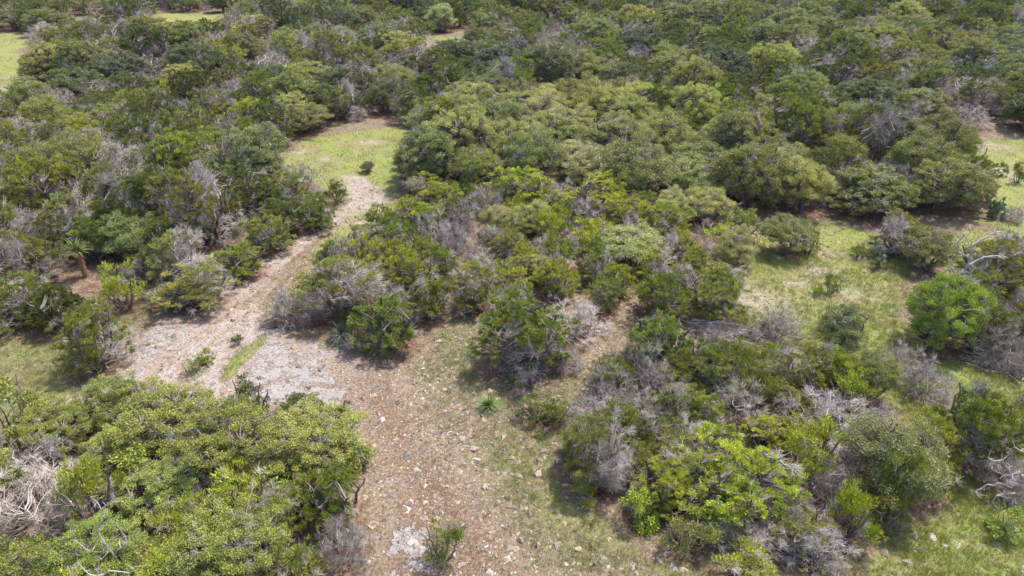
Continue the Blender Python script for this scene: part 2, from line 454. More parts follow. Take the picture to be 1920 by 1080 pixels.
# ------------------------------------------------------------------ named plants, read off the photograph
BOX = [
 # --- lower left thicket
 ('ob', 300, 230, 712, 880, 'loose light green oak at the left thicket top, its crown edging the gravel track'),
 ('ob', 440, 200, 745, 920, 'broad leafy green oak just below the dark round juniper top by the slab'),
 ('ob', 585, 210, 760, 910, 'full light green oak bordering the bare gravel at the thicket corner'),
 ('jd', 467, 88, 706, 800, 'dark green juniper poking up against the grey rock slab'),
 ('jd', 565, 120, 730, 815, 'flat topped dark green juniper between the slab and the leafy oaks'),
 ('jd', 640, 62, 752, 810, 'small dark juniper top at the thicket corner beside the broken flagstones'),
 ('jb', 165, 120, 845, 990, 'yellow green juniper right beside the big bleached dead tree'),
 ('jb', 445, 130, 855, 990, 'bright olive juniper in front of the dark hollow with red litter'),
 ('ob', 305, 170, 850, 980, 'bushy oak just above the twisted pale limbs'),
 ('dt', 55, 240, 840, 1030, 'large bleached dead tree with dense spiky twigs at the left edge'),
 ('dw', 85, 110, 805, 900, 'thin pale dead twigs sticking up behind the bleached dead tree'),
 ('ob', 175, 190, 960, 1100, 'pale green oak crown at the bottom left corner beside the white limbs'),
 ('ob', 430, 240, 955, 1110, 'yellowish leafy oak crown at the bottom edge of the left thicket'),
 ('jg', 625, 150, 860, 1000, 'dark feathery juniper at the thicket edge facing the gravel path'),
 ('dg', 490, 80, 890, 965, 'small grey dead bush sunk among the oaks of the lower left thicket'),
 ('ob', 120, 150, 745, 860, 'light green oak at the upper left of the thicket beside dry grass'),
 ('ob', 10, 110, 690, 830, 'green oak cut by the left edge above the dry grass'),
 ('jb', 60, 130, 985, 1090, 'olive juniper in front of the bleached dead tree at the corner'),
 ('jb', 300, 130, 1010, 1110, 'olive green juniper at the bottom edge below the white limbs'),
 ('dg', 640, 110, 960, 1070, 'grey brown dead juniper skirt at the path edge near the bottom'),
 ('jg', 560, 120, 1010, 1120, 'small green juniper at the bottom edge of the left thicket'),
 ('ob', 520, 130, 850, 960, 'leafy oak behind the small grey dead bush in the left thicket'),
 ('ob', 225, 150, 790, 900, 'light leafy oak between the gravel track tip and the olive junipers'),
 ('ob', 640, 100, 800, 900, 'green oak at the path corner under the small dark juniper top'),
 # --- left, beside the track
 ('jg', 168, 140, 556, 698, 'lone bushy juniper with pale stems standing on the left side of the track'),
 ('jo', 370, 170, 480, 570, 'spreading juniper with silvery twigs leaning over the upper left track edge'),
 ('jg', 450, 120, 440, 520, 'green juniper at the track edge above the spreading silvery one'),
 ('jg', 500, 100, 390, 470, 'bright green juniper by the track just left of the pebbly bend'),
 ('jg', 590, 85, 352, 425, 'rounded dark green juniper at the tip of the left thicket by the bend'),
 ('og', 462, 165, 228, 370, 'big grey green oak rising above the left thicket beside the small meadow'),
 ('jd', 630, 48, 335, 380, 'small dark juniper right beside the pale bare patch of the far track'),
 ('od', 690, 30, 305, 328, 'tiny dark bush alone on the grass above the pale bare patch'),
 ('jb', 222, 90, 490, 580, 'yellow green juniper just below the brown skirted yucca'),
 ('jg', 35, 140, 500, 615, 'green juniper at the left edge uphill of the dry grass'),
 ('jd', 105, 120, 520, 625, 'dark juniper whose foot touches the dry grass at the left'),
 ('jo', 262, 90, 470, 530, 'grey twigged juniper right of the brown skirted yucca'),
 # --- centre left clump
 ('jo', 640, 170, 468, 610, 'wide grey twigged juniper bush at the left end of the central thicket'),
 ('dg', 545, 105, 530, 615, 'purplish grey dead bush at the track edge left of the sotol'),
 ('jg', 730, 155, 535, 660, 'dense deep green juniper right above the grey boulders'),
 ('dw', 625, 90, 480, 560, 'pale spiky dead twigs rising from the wide grey twigged juniper'),
 ('jg', 660, 60, 560, 610, 'small green juniper between the purplish dead bush and the deep green juniper'),
 # --- hero juniper and neighbours
 ('jg', 985, 205, 545, 708, 'large domed juniper standing alone at the middle of the picture'),
 ('jo', 885, 105, 495, 585, 'silvery green bush just behind the rocky patch in the centre'),
 ('dw', 960, 90, 525, 600, 'pale dry dead bush peeking out behind the large domed juniper'),
 ('dw', 1080, 120, 555, 640, 'straw coloured dead brush right of the large domed juniper'),
 ('dg', 1060, 70, 640, 700, 'low pinkish dead skirt bush at the right foot of the domed juniper'),
 ('jg', 1010, 100, 725, 800, 'knee high green juniper right of the spiky green sotol'),
 ('jg', 1048, 50, 745, 790, 'narrow small juniper touching the right side of the knee high one'),
 ('jg', 1015, 24, 802, 822, 'tiny round juniper seedling below the knee high juniper'),
 ('jg', 828, 80, 972, 1060, 'thin sparse juniper sapling beside the pale boulder at the bottom'),
 ('jd', 447, 24, 627, 652, 'tiny dark juniper seedling alone on the bare track gravel'),
 ('jg', 363, 48, 676, 712, 'small rounded juniper shrub on the bare gravel of the track'),
 ('ob', 388, 36, 655, 688, 'thin leafy sprout right behind the rounded shrub on the track'),
 # --- pale oak and thicket right of centre
 ('om', 1185, 138, 425, 505, 'pale mint green oak standing out in the central thicket'),
 ('oy', 1330, 100, 348, 425, 'pale olive oak at the back edge of the central thicket'),
 ('jb', 1245, 110, 378, 460, 'vivid yellow green juniper with dark stem behind the pale mint oak'),
 ('jb', 1130, 150, 320, 410, 'vivid flat topped juniper along the back of the central thicket'),
 ('jb', 980, 130, 308, 400, 'vivid green juniper top at the back left of the central thicket'),
 ('jg', 730, 90, 385, 455, 'dark green juniper at the upper left tip of the central thicket'),
 ('dg', 815, 100, 392, 470, 'lavender grey dead bush in the upper left of the central thicket'),
 ('jb', 820, 100, 330, 400, 'fresh green juniper at the corner of the central thicket beside the meadow'),
 ('jg', 1340, 140, 490, 600, 'dark juniper at the glade corner of the central thicket with bare feet'),
 ('oy', 1385, 90, 420, 510, 'olive oak on the glade edge of the central thicket'),
 ('jg', 1240, 120, 500, 600, 'dark stemmed juniper left of the glade corner juniper'),
 # --- lower right thicket
 ('dg', 1140, 110, 672, 770, 'arching purplish dead brush at the left rim of the lower right thicket'),
 ('jg', 1240, 150, 570, 690, 'green juniper with a leaning black stem at the thicket top'),
 ('jg', 1340, 150, 610, 740, 'dense bright green juniper beside the grey brush pile'),
 ('jg', 1290, 150, 690, 810, 'deep green juniper in the middle left of the lower right thicket'),
 ('dw', 1385, 120, 690, 790, 'spreading dead bush of straight pale stems in the lower right thicket'),
 ('jg', 1150, 100, 650, 730, 'green juniper leaning over the arching purplish dead brush'),
 ('jo', 1120, 150, 760, 920, 'silver branched half dead juniper hanging over the grass at the left rim'),
 ('jg', 1190, 130, 740, 850, 'patchy green juniper between the silvery dead branches'),
 ('jb', 1370, 260, 800, 980, 'largest yellow green juniper with black trunk in the lower right thicket'),
 ('jb', 1260, 150, 830, 960, 'yellow green juniper left of the largest black trunked one'),
 ('ov', 1200, 90, 895, 985, 'fresh vivid green shrub at the lower left foot of the thicket'),
 ('jb', 1095, 70, 880, 935, 'low dark green juniper under the silvery dead branches'),
 ('og', 1680, 190, 775, 960, 'large round pale olive oak with a dark leaning trunk by the green grass'),
 ('jg', 1690, 70, 850, 980, 'dark green juniper enclosed by the round pale olive oak'),
 ('jb', 1600, 100, 900, 1020, 'yellow green juniper at the bottom rim left of the pale olive oak'),
 ('dw', 1440, 110, 975, 1060, 'fan shaped pale dead brush at the bottom rim of the thicket'),
 ('jb', 1400, 120, 1005, 1090, 'sparse yellow green juniper sapling at the bottom edge near white stones'),
 ('dw', 1560, 170, 735, 830, 'light pink dead brush filling the middle of the lower right thicket'),
 ('dg', 1640, 110, 760, 830, 'tangled pinkish dead brush next to the top of the pale olive oak'),
 ('og', 1580, 100, 570, 680, 'grey green bush at the glade edge of the lower right thicket'),
 ('jo', 1500, 120, 640, 750, 'silver twigged juniper behind the pink dead brush'),
 ('jb', 1560, 100, 640, 740, 'mustard green juniper in the upper part of the lower right thicket'),
 ('og', 1640, 100, 650, 760, 'dull green oak bush on the rim facing the bright grass'),
 ('dw', 1690, 90, 640, 720, 'white stemmed dead bush on the rim above the bright grass'),
 ('dw', 1740, 100, 670, 760, 'light dead brush at the very edge of the bright grass'),
 ('dg', 1460, 110, 560, 640, 'thin leafless grey tree at the front edge of the glade'),
 ('jb', 1530, 120, 780, 900, 'yellow green juniper left of the round pale olive oak'),
 ('dg', 1560, 110, 850, 950, 'grey dead branches between the largest juniper and the pale oak'),
 ('jo', 1290, 110, 940, 1040, 'sparse juniper over dead stems at the bottom left rim of the thicket'),
 ('jb', 1440, 120, 760, 850, 'yellow green juniper above the largest black trunked one'),
 ('jg', 1420, 90, 660, 760, 'dark green juniper beside the spreading pale stems'),
 # --- right side
 ('ov', 1768, 150, 512, 662, 'vivid green round oak with a visible grey trunk beside the bright grass'),
 ('jg', 1850, 110, 560, 670, 'dark green oak like juniper touching the vivid green oak'),
 ('dg', 1888, 120, 600, 700, 'large grey heap of dead branches at the right edge above the grass'),
 ('og', 1745, 105, 420, 510, 'soft grey green oak behind the white dead snag'),
 ('jo', 1690, 120, 385, 480, 'dark twiggy juniper standing at the back of the glade'),
 ('og', 1478, 105, 390, 475, 'rounded olive oak alone at the back left of the glade'),
 ('jd', 1520, 52, 422, 472, 'small dark juniper touching the rounded olive oak of the glade'),
 ('jg', 1615, 40, 450, 480, 'low green shrub left of the dark twiggy juniper of the glade'),
 ('jg', 1534, 27, 527, 549, 'tiny round green shrub in the middle of the glade'),
 ('jg', 1563, 34, 508, 548, 'upright small shrub just right of the tiny round glade shrub'),
 ('jo', 1870, 150, 430, 560, 'grey twigged juniper at the right edge behind the white snag'),
 ('jg', 1830, 160, 715, 880, 'loose feathery green juniper near the right edge beside bright grass'),
 ('jg', 1900, 110, 740, 860, 'dark juniper cut by the right edge beside the feathery one'),
 ('dg', 1898, 110, 845, 940, 'tangle of thick bleached dead branches at the right edge'),
 ('ob', 1893, 72, 942, 1012, 'small leafy green bush alone in the bottom right corner'),
 ('dg', 1900, 50, 385, 420, 'pale leafless bush at the right edge of the upper glade'),
 ('jg', 1915, 30, 300, 345, 'dark juniper cut by the right edge in the upper grass strip'),
 # --- belt of oaks behind
 ('og', 800, 150, 232, 345, 'grey green oak at the left end of the oak belt beside the meadow'),
 ('oy', 960, 130, 215, 320, 'pale olive oak second along the oak belt'),
 ('oy', 1040, 150, 195, 300, 'broad pale olive oak at the middle back of the oak belt'),
 ('oy', 1160, 150, 215, 330, 'widest pale yellowish oak in the oak belt'),
 ('oy', 1090, 140, 262, 345, 'pale oak with drooping grey limbs in front of the oak belt'),
 ('oy', 960, 120, 168, 235, 'pale oak at the back of the belt beside the shaded gap'),
 ('og', 1410, 150, 262, 390, 'tall green oak at the right end of the oak belt'),
 ('og', 1310, 140, 260, 350, 'mid green oak left of the tall green belt oak'),
 ('og', 1640, 170, 300, 400, 'wide bluish green oak at the back rim of the glade'),
 ('og', 1780, 150, 290, 400, 'wide green oak above the grass strip at the back right'),
 ('od', 1025, 120, 75, 165, 'dark spreading tree whose lit trunk shows over the shaded gap'),
]
for b in BOX: box(*b)

# ------------------------------------------------------------------ ground areas (photo pixels -> ground)
P = {k: wpoly(v) for k, v in {
 'track': [(60,790),(200,700),(240,660),(300,600),(380,560),(480,475),(560,440),(620,395),(660,372),(650,345),(700,352),(735,365),(715,385),(660,400),
           (610,440),(560,470),(520,520),(490,560),(480,600),(560,640),(650,665),(740,690),(770,740),(760,800),(690,830),(600,780),(430,760),(300,730),(200,760)],
 'wash': [(650,690),(740,680),(810,760),(860,850),(950,950),(1060,1060),(1120,1200),(630,1200),(700,960),(690,860),(640,780)],
 'patch': [(640,330),(680,335),(735,362),(700,385),(655,370)],
 'slab': [(432,760),(470,690),(500,640),(560,655),(610,690),(650,735),(660,770),(560,790)],
 'slab2': [(215,690),(250,650),(300,610),(360,600),(330,650),(270,690)],
 'slab3': [(740,1000),(790,990),(830,1040),(800,1080),(730,1070)],
 'strip': [(500,630),(506,642),(470,680),(430,722),(412,722),(440,670)],
 'glade': [(1380,560),(1400,470),(1430,425),(1560,405),(1660,440),(1790,440),(1850,390),(1800,262),(2050,262),(2050,470),(1850,500),(1700,520),(1690,600),(1740,670),
           (1920,700),(2050,740),(2050,1200),(1500,1200),(1640,1020),(1770,950),(1790,840),(1740,810),(1640,760),(1500,700),(1340,640)],
 'mead': [(520,300),(560,262),(740,235),(790,250),(760,330),(745,400),(700,420),(640,470),(560,500),(600,420),(640,380),(560,340)],
 'mid': [(770,690),(830,560),(900,580),(920,690),(1090,690),(1110,760),(1060,880),(1180,980),(1300,1060),(1500,1100),(1500,1200),(840,1200),(790,960),(760,860),(740,760)],
 'left': [(-200,820),(-200,640),(60,600),(150,600),(230,560),(260,500),(320,560),(240,640),(180,720),(60,800)],
 'tl': [(-260,55),(60,68),(62,150),(85,195),(-260,240)],
 's1': [(135,36),(212,40),(225,92),(130,92)], 's2': [(290,22),(412,28),(430,86),(285,86)],
 's3': [(812,60),(872,66),(886,122),(804,118)], 's4': [(975,158),(1120,164),(1130,214),(1000,214)],
 's5': [(690,18),(745,16),(750,36),(690,36)], 's6': [(395,170),(455,165),(470,200),(400,205)],
}.items()}
RUTS = [wpoly([(240,760),(330,660),(420,590),(480,530),(560,470),(640,410)]), wpoly([(330,730),(400,640),(470,580),(530,520),(590,470)]),
        wpoly([(1400,455),(1470,510),(1560,590)]), wpoly([(1450,450),(1530,510),(1620,590)])]

# ------------------------------------------------------------------ fill the woods
for px, py, rad in ((163, 520, 0.9), (168, 545, 0.8), (916, 768, 0.5), (642, 640, 0.6), (1860, 408, 1.6), (1648, 500, 1.0), (1840, 430, 1.5)):
    qx, qy = ground(px, py); PLACED.append((float(qx), float(qy), rad))
CLEAR = ['tl', 's1', 's2', 's3', 's4', 's5', 's6', 'mead', 'glade']
REG = [
 # polygon, (w lo, w hi), spacing factor, weights
 ([(0,235),(380,205),(520,262),(560,340),(610,395),(560,440),(480,470),(440,500),(330,540),(235,500),(215,600),(100,625),(-120,640),(-160,240)], (3.2, 5.0), 0.60,
  dict(jd=3.4, jg=3, jo=4, jb=2.4, og=1.4, dg=0.8)),
 ([(690,400),(760,350),(900,370),(1200,400),(1390,440),(1400,540),(1360,590),(1260,610),(1130,590),(1080,575),(900,560),(820,560),(790,640),(650,630),(580,590),(610,520),(650,480)], (1.9, 3.1), 0.62,
  dict(jb=5.5, jg=1.6, jo=3.0, oy=1.8, dg=0.6, dw=0.9)),
 ([(740,345),(760,270),(900,205),(1300,205),(1480,300),(1500,410),(1300,410),(1000,395),(760,365)], (3.6, 5.6), 0.60, dict(oy=6, og=2.5, jg=1.6, dg=0.7, jd=0.7)),
 ([(1130,700),(1250,650),(1500,690),(1640,790),(1750,870),(1780,950),(1690,1010),(1500,1090),(1250,1010),(1200,960),(1080,900),(1090,780),(1110,730)], (1.7, 2.9), 0.56,
  dict(jb=3.8, jg=1.8, jo=4.4, dw=2.4, dg=1.5, og=1.0)),
 ([(-60,860),(100,800),(420,800),(640,800),(690,900),(690,1000),(640,1080),(600,1180),(-100,1180)], (2.0, 3.2), 0.58, dict(ob=6, jb=2.2, jg=1, dg=1)),
 ([(1780,520),(2060,500),(2060,720),(1930,700),(1780,640)], (2.4, 3.4), 0.6, dict(jg=3, jo=2, dg=2)),
 ([(1800,880),(2060,850),(2060,960),(1850,940)], (2.0, 3.0), 0.6, dict(jg=3, jo=2, dg=2)),
 ([(1400,405),(1500,380),(1840,400),(1800,270),(1450,270)], (3.6, 5.4), 0.6, dict(og=4, jd=2, jg=2, dg=1)),
]
def lown(x, y, s, k):
    return math.sin(x * s + k) * math.cos(y * s * 1.1 + 2 * k) + 0.6 * math.sin((x + y) * s * 1.9 + 3 * k)
def free(x, y, r, f):
    for a, b, c in PLACED:
        if (a - x) ** 2 + (b - y) ** 2 < (f * (r + c)) ** 2: return False
    return True
def pick(wt):
    k = list(wt); p = np.array([wt[q] for q in k], float)
    return k[int(rng.choice(len(k), p=p / p.sum()))]
CLP = [P[c] for c in CLEAR]
for poly, (a, b), f, wt in REG:
    pw = wpoly(poly)
    lo, hi = pw.min(0), pw.max(0)
    for _ in range(2600):
        x, y = rng.uniform(lo[0], hi[0]), rng.uniform(lo[1], hi[1])
        if sdist(np.array([x]), np.array([y]), pw)[0] < 0: continue
        w = rng.uniform(a, b)
        k = pick(wt)
        if k[0] == 'd': w *= 0.8
        if not free(x, y, w / 2, f): continue
        if max(sdist(np.array([x]), np.array([y]), q)[0] for q in CLP) > -w * 0.25: continue
        put(k, x, y, w, w * (rng.uniform(0.62, 0.92) if b < 3.15 else rng.uniform(0.72, 0.98)))
REGP = [wpoly(r[0]) for r in REG]
cnt = 0
for it in range(16000):
    y = 50 + 118 * rng.random() ** 0.75
    x = rng.uniform(-1, 1) * (y * 0.76 + 8)
    px, py, _ = project(x, y, 0)
    if max(sdist(np.array([x]), np.array([y]), q)[0] for q in REGP) > 0: continue
    if py > 330: continue
    if px < 560 and py > 235 and py > 205 and px > 520: pass
    far = y > 90
    w = rng.uniform(4.2, 7.6) if far else rng.uniform(4.0, 7.0)
    n1 = lown(x, y, 0.05, 1.3); n2 = lown(x, y, 0.07, 4.1)
    left = px < 760 and py < 200
    wt = dict(jd=2.6 + max(0, n1) * 2.5, jg=0.8, jo=1.6 + (1.5 if left else 0), og=2.6 + max(0, -n1) * 3, oy=0.4 + max(0, n2) * (0.9 if px > 700 else 0.2),
              od=1.2, dg=(1.6 if left else 0.7) + max(0, n2) * 0.8, dw=0.3 + (0.5 if left else 0))
    k = pick(wt)
    if k[0] == 'd': w *= 0.72
    if not free(x, y, w / 2, 0.60): continue
    if px < -120 - w * 8 or px > 2040 + w * 8: continue
    if max(sdist(np.array([x]), np.array([y]), q)[0] for q in CLP) > -w * 0.3: continue
    put(k, x, y, w, w * rng.uniform(0.52, 0.76))
    cnt += 1

def build_tree(t):
    kind_code, x, y, w, h, rot = t['k'], t['x'], t['y'], t['w'], t['h'], t['rot']
    small = w < 1.7
    name = KINDN[kind_code[0]][0]
    if kind_code == 'dt': name = 'dead_tree'
    if kind_code[0] == 'j' and small: name = 'juniper_shrub'
    if kind_code[0] == 'o' and small: name = 'leafy_shrub'
    z = float(gz(x, y))
    pw, ph, parts, _b = t['proto']
    root = bpy.data.objects.new(name, None)
    root.empty_display_size = 0.3
    root.location = (x, y, z)
    root.rotation_euler = (0, 0, rng.uniform(0, 6.283) if rot is None else rot)
    s = w / pw * rng.uniform(0.97, 1.05)
    root.scale = (s, w / pw * rng.uniform(0.94, 1.03), h / ph)
    COL.objects.link(root)
    tn = np.array(TINT[kind_code])
    v = rng.normal(1, 0.10)
    hue = rng.normal(0, 0.035)
    tc = tn * v * np.array([1 + hue, 1, 1 + rng.normal(0, 0.12)])
    for pn, me in parts.items():
        if len(me.polygons) == 0: continue
        o = bpy.data.objects.new(pn, me)
        o.parent = root
        if pn == 'crown': o.color = (*np.clip(tc, 0.004, 0.9), 1)
        else:
            g = rng.uniform(0.8, 1.12) * (TINT[kind_code][0] if kind_code[0] == 'd' else 0.95)
            o.color = (g, g * rng.uniform(0.96, 1.02), g * rng.uniform(0.93, 1.03), 1)
        COL.objects.link(o)
    t['o'] = root

# ------------------------------------------------------------------ the nearest 300 of each kind stand as things, the rest are one distant wood
keep, rest = [], []
for fam in 'jod':
    L = sorted([t for t in TREES if t['k'][0] == fam], key=lambda t: -t['wpx'] - (1e4 if t['label'] else 0))
    cap = {'j': 290, 'o': 290, 'd': 150}[fam]
    keep += L[:cap]; rest += L[cap:]
TREES = keep
for t in TREES: build_tree(t)
print('kept', len(keep), 'distant', len(rest), {f: sum(1 for t in rest if t['k'][0] == f) for f in 'jod'}, 'nearest distant', min([t['y'] for t in rest] or [0]))
def arr(me):
    v = np.empty(len(me.vertices) * 3, np.float32); me.vertices.foreach_get('co', v)
    n_ = len(me.loops); l = np.empty(n_, np.int32); me.loops.foreach_get('vertex_index', l)
    st = np.empty(len(me.polygons), np.int32); me.polygons.foreach_get('loop_start', st)
    k = n_ // max(1, len(me.polygons))
    a = np.empty(len(me.vertices), np.float32); me.attributes['tone'].data.foreach_get('value', a)
    return v.reshape(-1, 3), l.reshape(-1, k), a
def lod(fam, i):
    if fam == 'j':
        q = make_juniper(7, 5, 80, 40, 0.23, (0.15, 0.35, 0.25)[i], 0.1, 9, 5, 0.072, True); q.pop('bare'); return q
    if fam == 'o': return make_oak(7, 5, 85, 42, 0.27, 0.2, 10, 4, 0.06, 0.075)
    return make_dead(5, 4, 40, 7, 0.15, 6, 0.85)
LOD = {f: [{p: arr(m_) for p, m_ in lod(f, i).items() if len(m_.polygons)} for i in range(3)] for f in 'jod'}
far_mb = {'crowns': MB(), 'wood': MB(), 'dead_twigs': MB()}
far_tint = []
for t in rest:
    f = t['k'][0]; pr = LOD[f][int(rng.integers(3))]
    a = rng.uniform(0, 6.283); ca, sa = math.cos(a), math.sin(a)
    s_ = t['w'] / (5 if f == 'd' else 7); sz = t['h'] / (4 if f == 'd' else 5)
    tn = np.array(TINT[t['k']]) * rng.normal(1, 0.10) * np.array([1 + rng.normal(0, .035), 1, 1 + rng.normal(0, .12)])
    for pn, (v, l, at_) in pr.items():
        V_ = np.stack([(v[:, 0] * ca - v[:, 1] * sa) * s_ + t['x'], (v[:, 0] * sa + v[:, 1] * ca) * s_ + t['y'], v[:, 2] * sz + float(gz(t['x'], t['y']))], 1)
        tgt = 'crowns' if pn == 'crown' else ('wood' if pn == 'trunk' else 'dead_twigs')
        far_mb[tgt].add(V_, l, at_)
        if pn == 'crown': far_tint.append(np.tile(np.clip(tn, 0.004, .9), (len(v), 1)))
if rest:
    fr = bpy.data.objects.new('distant_woodland', None); fr['kind'] = 'stuff'; fr['category'] = 'woodland'
    fr['label'] = 'farthest mixed oak and juniper canopy closing the top of the picture'
    COL.objects.link(fr)
    for pn, mat_ in (('crowns', 'farleaf'), ('wood', 'bark'), ('dead_twigs', 'dead')):
        me = far_mb[pn].mesh(pn, M[mat_])
        if pn == 'crowns':
            ca_ = me.attributes.new('tint', 'FLOAT_COLOR', 'POINT'); tt = np.concatenate(far_tint)
            ca_.data.foreach_set('color', np.concatenate([tt, np.ones((len(tt), 1))], 1).astype(np.float32).ravel())
        o = bpy.data.objects.new(pn, me); o.parent = fr; o['kind'] = 'stuff'; COL.objects.link(o)

# ------------------------------------------------------------------ labels: every tree is told apart
WORD = {'jb': 'yellow green juniper', 'jg': 'green juniper', 'jd': 'dark juniper', 'jo': 'twiggy olive juniper', 'og': 'grey green oak', 'oy': 'pale olive oak',
        'ob': 'leafy green oak', 'om': 'mint oak', 'od': 'dark oak', 'ov': 'vivid oak', 'dg': 'grey dead bush', 'dw': 'pale dead bush', 'dt': 'dead tree'}
def place_words(px, py):
    col = ('at far left', 'on the left', 'left of centre', 'near centre', 'right of centre', 'on the right', 'at far right')[int(min(6, max(0, px) // 275))]
    if py < 50: row = 'in the farthest woods'
    elif py < 95: row = 'in the far woods'
    elif py < 150: row = 'in the upper woods'
    elif py < 215: row = 'in the middle woods'
    elif py < 300: row = 'behind the nearer thickets'
    elif px < 620 and py < 640: row = 'in the left thicket'
    elif px < 720: row = 'in the lower left thicket'
    elif px < 1420 and py < 600: row = 'in the central thicket'
    elif px > 1420 and py < 420: row = 'behind the grassy glade'
    elif px > 1750: row = 'beside the bright grass'
    else: row = 'in the lower right thicket'
    return row + ' ' + col
ORD = ['first', 'second', 'third', 'fourth', 'fifth', 'sixth', 'seventh', 'eighth', 'ninth', 'tenth', 'eleventh', 'twelfth', 'thirteenth', 'fourteenth', 'fifteenth', 'sixteenth', 'seventeenth', 'eighteenth', 'nineteenth', 'twentieth']
auto = {}
SIZEREF = {}
for t in TREES:
    SIZEREF.setdefault(t['k'], []).append(t['w'])
for t in TREES:
    if t['label'] is None:
        med = float(np.median(SIZEREF[t['k']]))
        size = 'broad' if t['w'] > med else 'smaller'
        auto.setdefault((size + ' ' + WORD[t['k']], place_words(t['px'], t['py'])), []).append(t)
for (what, where), L in auto.items():
    L.sort(key=lambda t: t['px'])
    for i, t in enumerate(L):
        if len(L) == 1: t['label'] = 'the only ' + what + ' ' + where
        elif len(L) == 2: t['label'] = ('left' if i == 0 else 'right') + ' one of two ' + what + 's ' + where
        else: t['label'] = ORD[min(i, 19)] + ' from left among ' + what + 's ' + where
        t['label'] = t['label'].replace('bushs', 'bushes')
for t in TREES:
    o = t['o']
    o['label'] = t['label']
    o['category'] = {'j': 'juniper', 'o': 'oak', 'd': 'dead bush'}[t['k'][0]] if t['k'] != 'dt' else 'dead tree'
    o['group'] = {'j': 'junipers of the scrubland', 'o': 'oaks of the scrubland', 'd': 'dead brush in the scrubland'}[t['k'][0]]
print('TREES', len(TREES), {k: sum(1 for t in TREES if t['k'][0] == k) for k in 'jod'})

# ------------------------------------------------------------------ single plants and things
def empty(name, x, y, label, cat, group=None, rot=0.0):
    o = bpy.data.objects.new(name, None); o.location = (x, y, float(gz(x, y))); o.rotation_euler = (0, 0, rot)
    o.empty_display_size = 0.3
    o['label'] = label; o['category'] = cat
    if group: o['group'] = group
    COL.objects.link(o); return o
def child(name, mb, mat, parent, smooth=False, color=(1, 1, 1, 1)):
    o = bpy.data.objects.new(name, mb.mesh(name, mat, smooth)); o.parent = parent; o.color = color
    COL.objects.link(o); return o

def rosette(mb, n, L, width, z, up=-0.15, droop=0.12, stiff=True):
    for i in range(n):
        a = rng.uniform(0, 6.283); e = math.asin(rng.uniform(up, 1.0)) if stiff else rng.uniform(0.1, 1.3)
        d = np.array([math.cos(a) * math.cos(e), math.sin(a) * math.cos(e), math.sin(e)])
        l = L * rng.uniform(0.8, 1.08)
        side = nrm(np.cross(d, [0, 0, 1.0]) + 1e-6)
        nrml = np.cross(side, d)
        t = np.array([0, 0.35, 0.7, 1.0])
        ctr = np.array([0, 0, z]) + d * (t * l)[:, None] + np.array([0, 0, -1]) * ((t ** 2) * droop * l)[:, None]
        wv = width * np.array([0.8, 1.0, 0.65, 0.05])
        ring = []
        for k in range(4):                      # a blade with a V section and real thickness
            ring += [ctr[k] - side * wv[k] / 2 + nrml * wv[k] * 0.15, ctr[k] - nrml * wv[k] * 0.12, ctr[k] + side * wv[k] / 2 + nrml * wv[k] * 0.15]
        f = []
        for k in range(3):
            b = 3 * k
            f += [[b, b + 1, b + 4, b + 3], [b + 1, b + 2, b + 5, b + 4], [b + 2, b, b + 3, b + 5]]
        mb.add(ring, f, np.full(12, rng.uniform(0.15, 1)))

x, y = ground(916, 768)
r = empty('sotol_plant', float(x), float(y), 'spiky bright green sotol rosette alone on the stony grass slope', 'sotol')
mb = MB(); rosette(mb, 260, 0.60, 0.018, 0.16, -0.1, 0.12); child('leaf_rosette', mb, M['blade'], r, color=(0.20, 0.28, 0.075, 1))
mb = MB(); rosette(mb, 60, 0.5, 0.02, 0.10, -0.25, 0.25); child('dry_skirt', mb, M['dead'], r)
mb = MB(); polyrod(mb, [(0, 0, -0.1), (0, 0, 0.16), (0, 0, 0.22)], 0.11, 0.06, sides=8); child('stem', mb, M['skirt'], r)

x, y = ground(642, 640)
r = empty('sotol_plant', float(x), float(y), 'drooping grey sotol with dry strap leaves at the track side', 'sotol')
mb = MB(); rosette(mb, 200, 0.95, 0.024, 0.35, -0.2, 0.35); child('leaf_rosette', mb, M['blade'], r, color=(0.13, 0.15, 0.09, 1))
mb = MB(); rosette(mb, 150, 0.9, 0.02, 0.25, -0.5, 0.5); child('dry_skirt', mb, M['dead'], r)
mb = MB(); polyrod(mb, [(0, 0, -0.1), (0, 0, 0.3), (0, 0, 0.4)], 0.13, 0.07, sides=8); child('stem', mb, M['skirt'], r)

x, y = ground(163, 524)
r = empty('yucca_plant', float(x), float(y), 'yellow green tree yucca with a brown dead leaf skirt in the left thicket', 'yucca')
mb = MB(); rosette(mb, 130, 0.78, 0.045, 1.55, -0.15, 0.06); child('leaf_rosette', mb, M['blade'], r, color=(0.24, 0.27, 0.09, 1))
mb = MB()
for zz in np.linspace(0.35, 1.45, 6):
    rosette(mb, 45, 0.5, 0.035, float(zz), -0.98, 0.15)
    mb.v[-45:] = [np.where(v[:, 2:3] > zz, v * [1, 1, 0] + [0, 0, 2 * zz] - v * [0, 0, 1], v) * [0.55, 0.55, 1] for v in mb.v[-45:]]
child('dead_leaf_skirt', mb, M['skirt'], r)
mb = MB(); polyrod(mb, [(0, 0, -0.1), (0.02, 0, 0.8), (0, 0, 1.55)], 0.14, 0.10, sides=8); child('trunk', mb, M['skirt'], r)

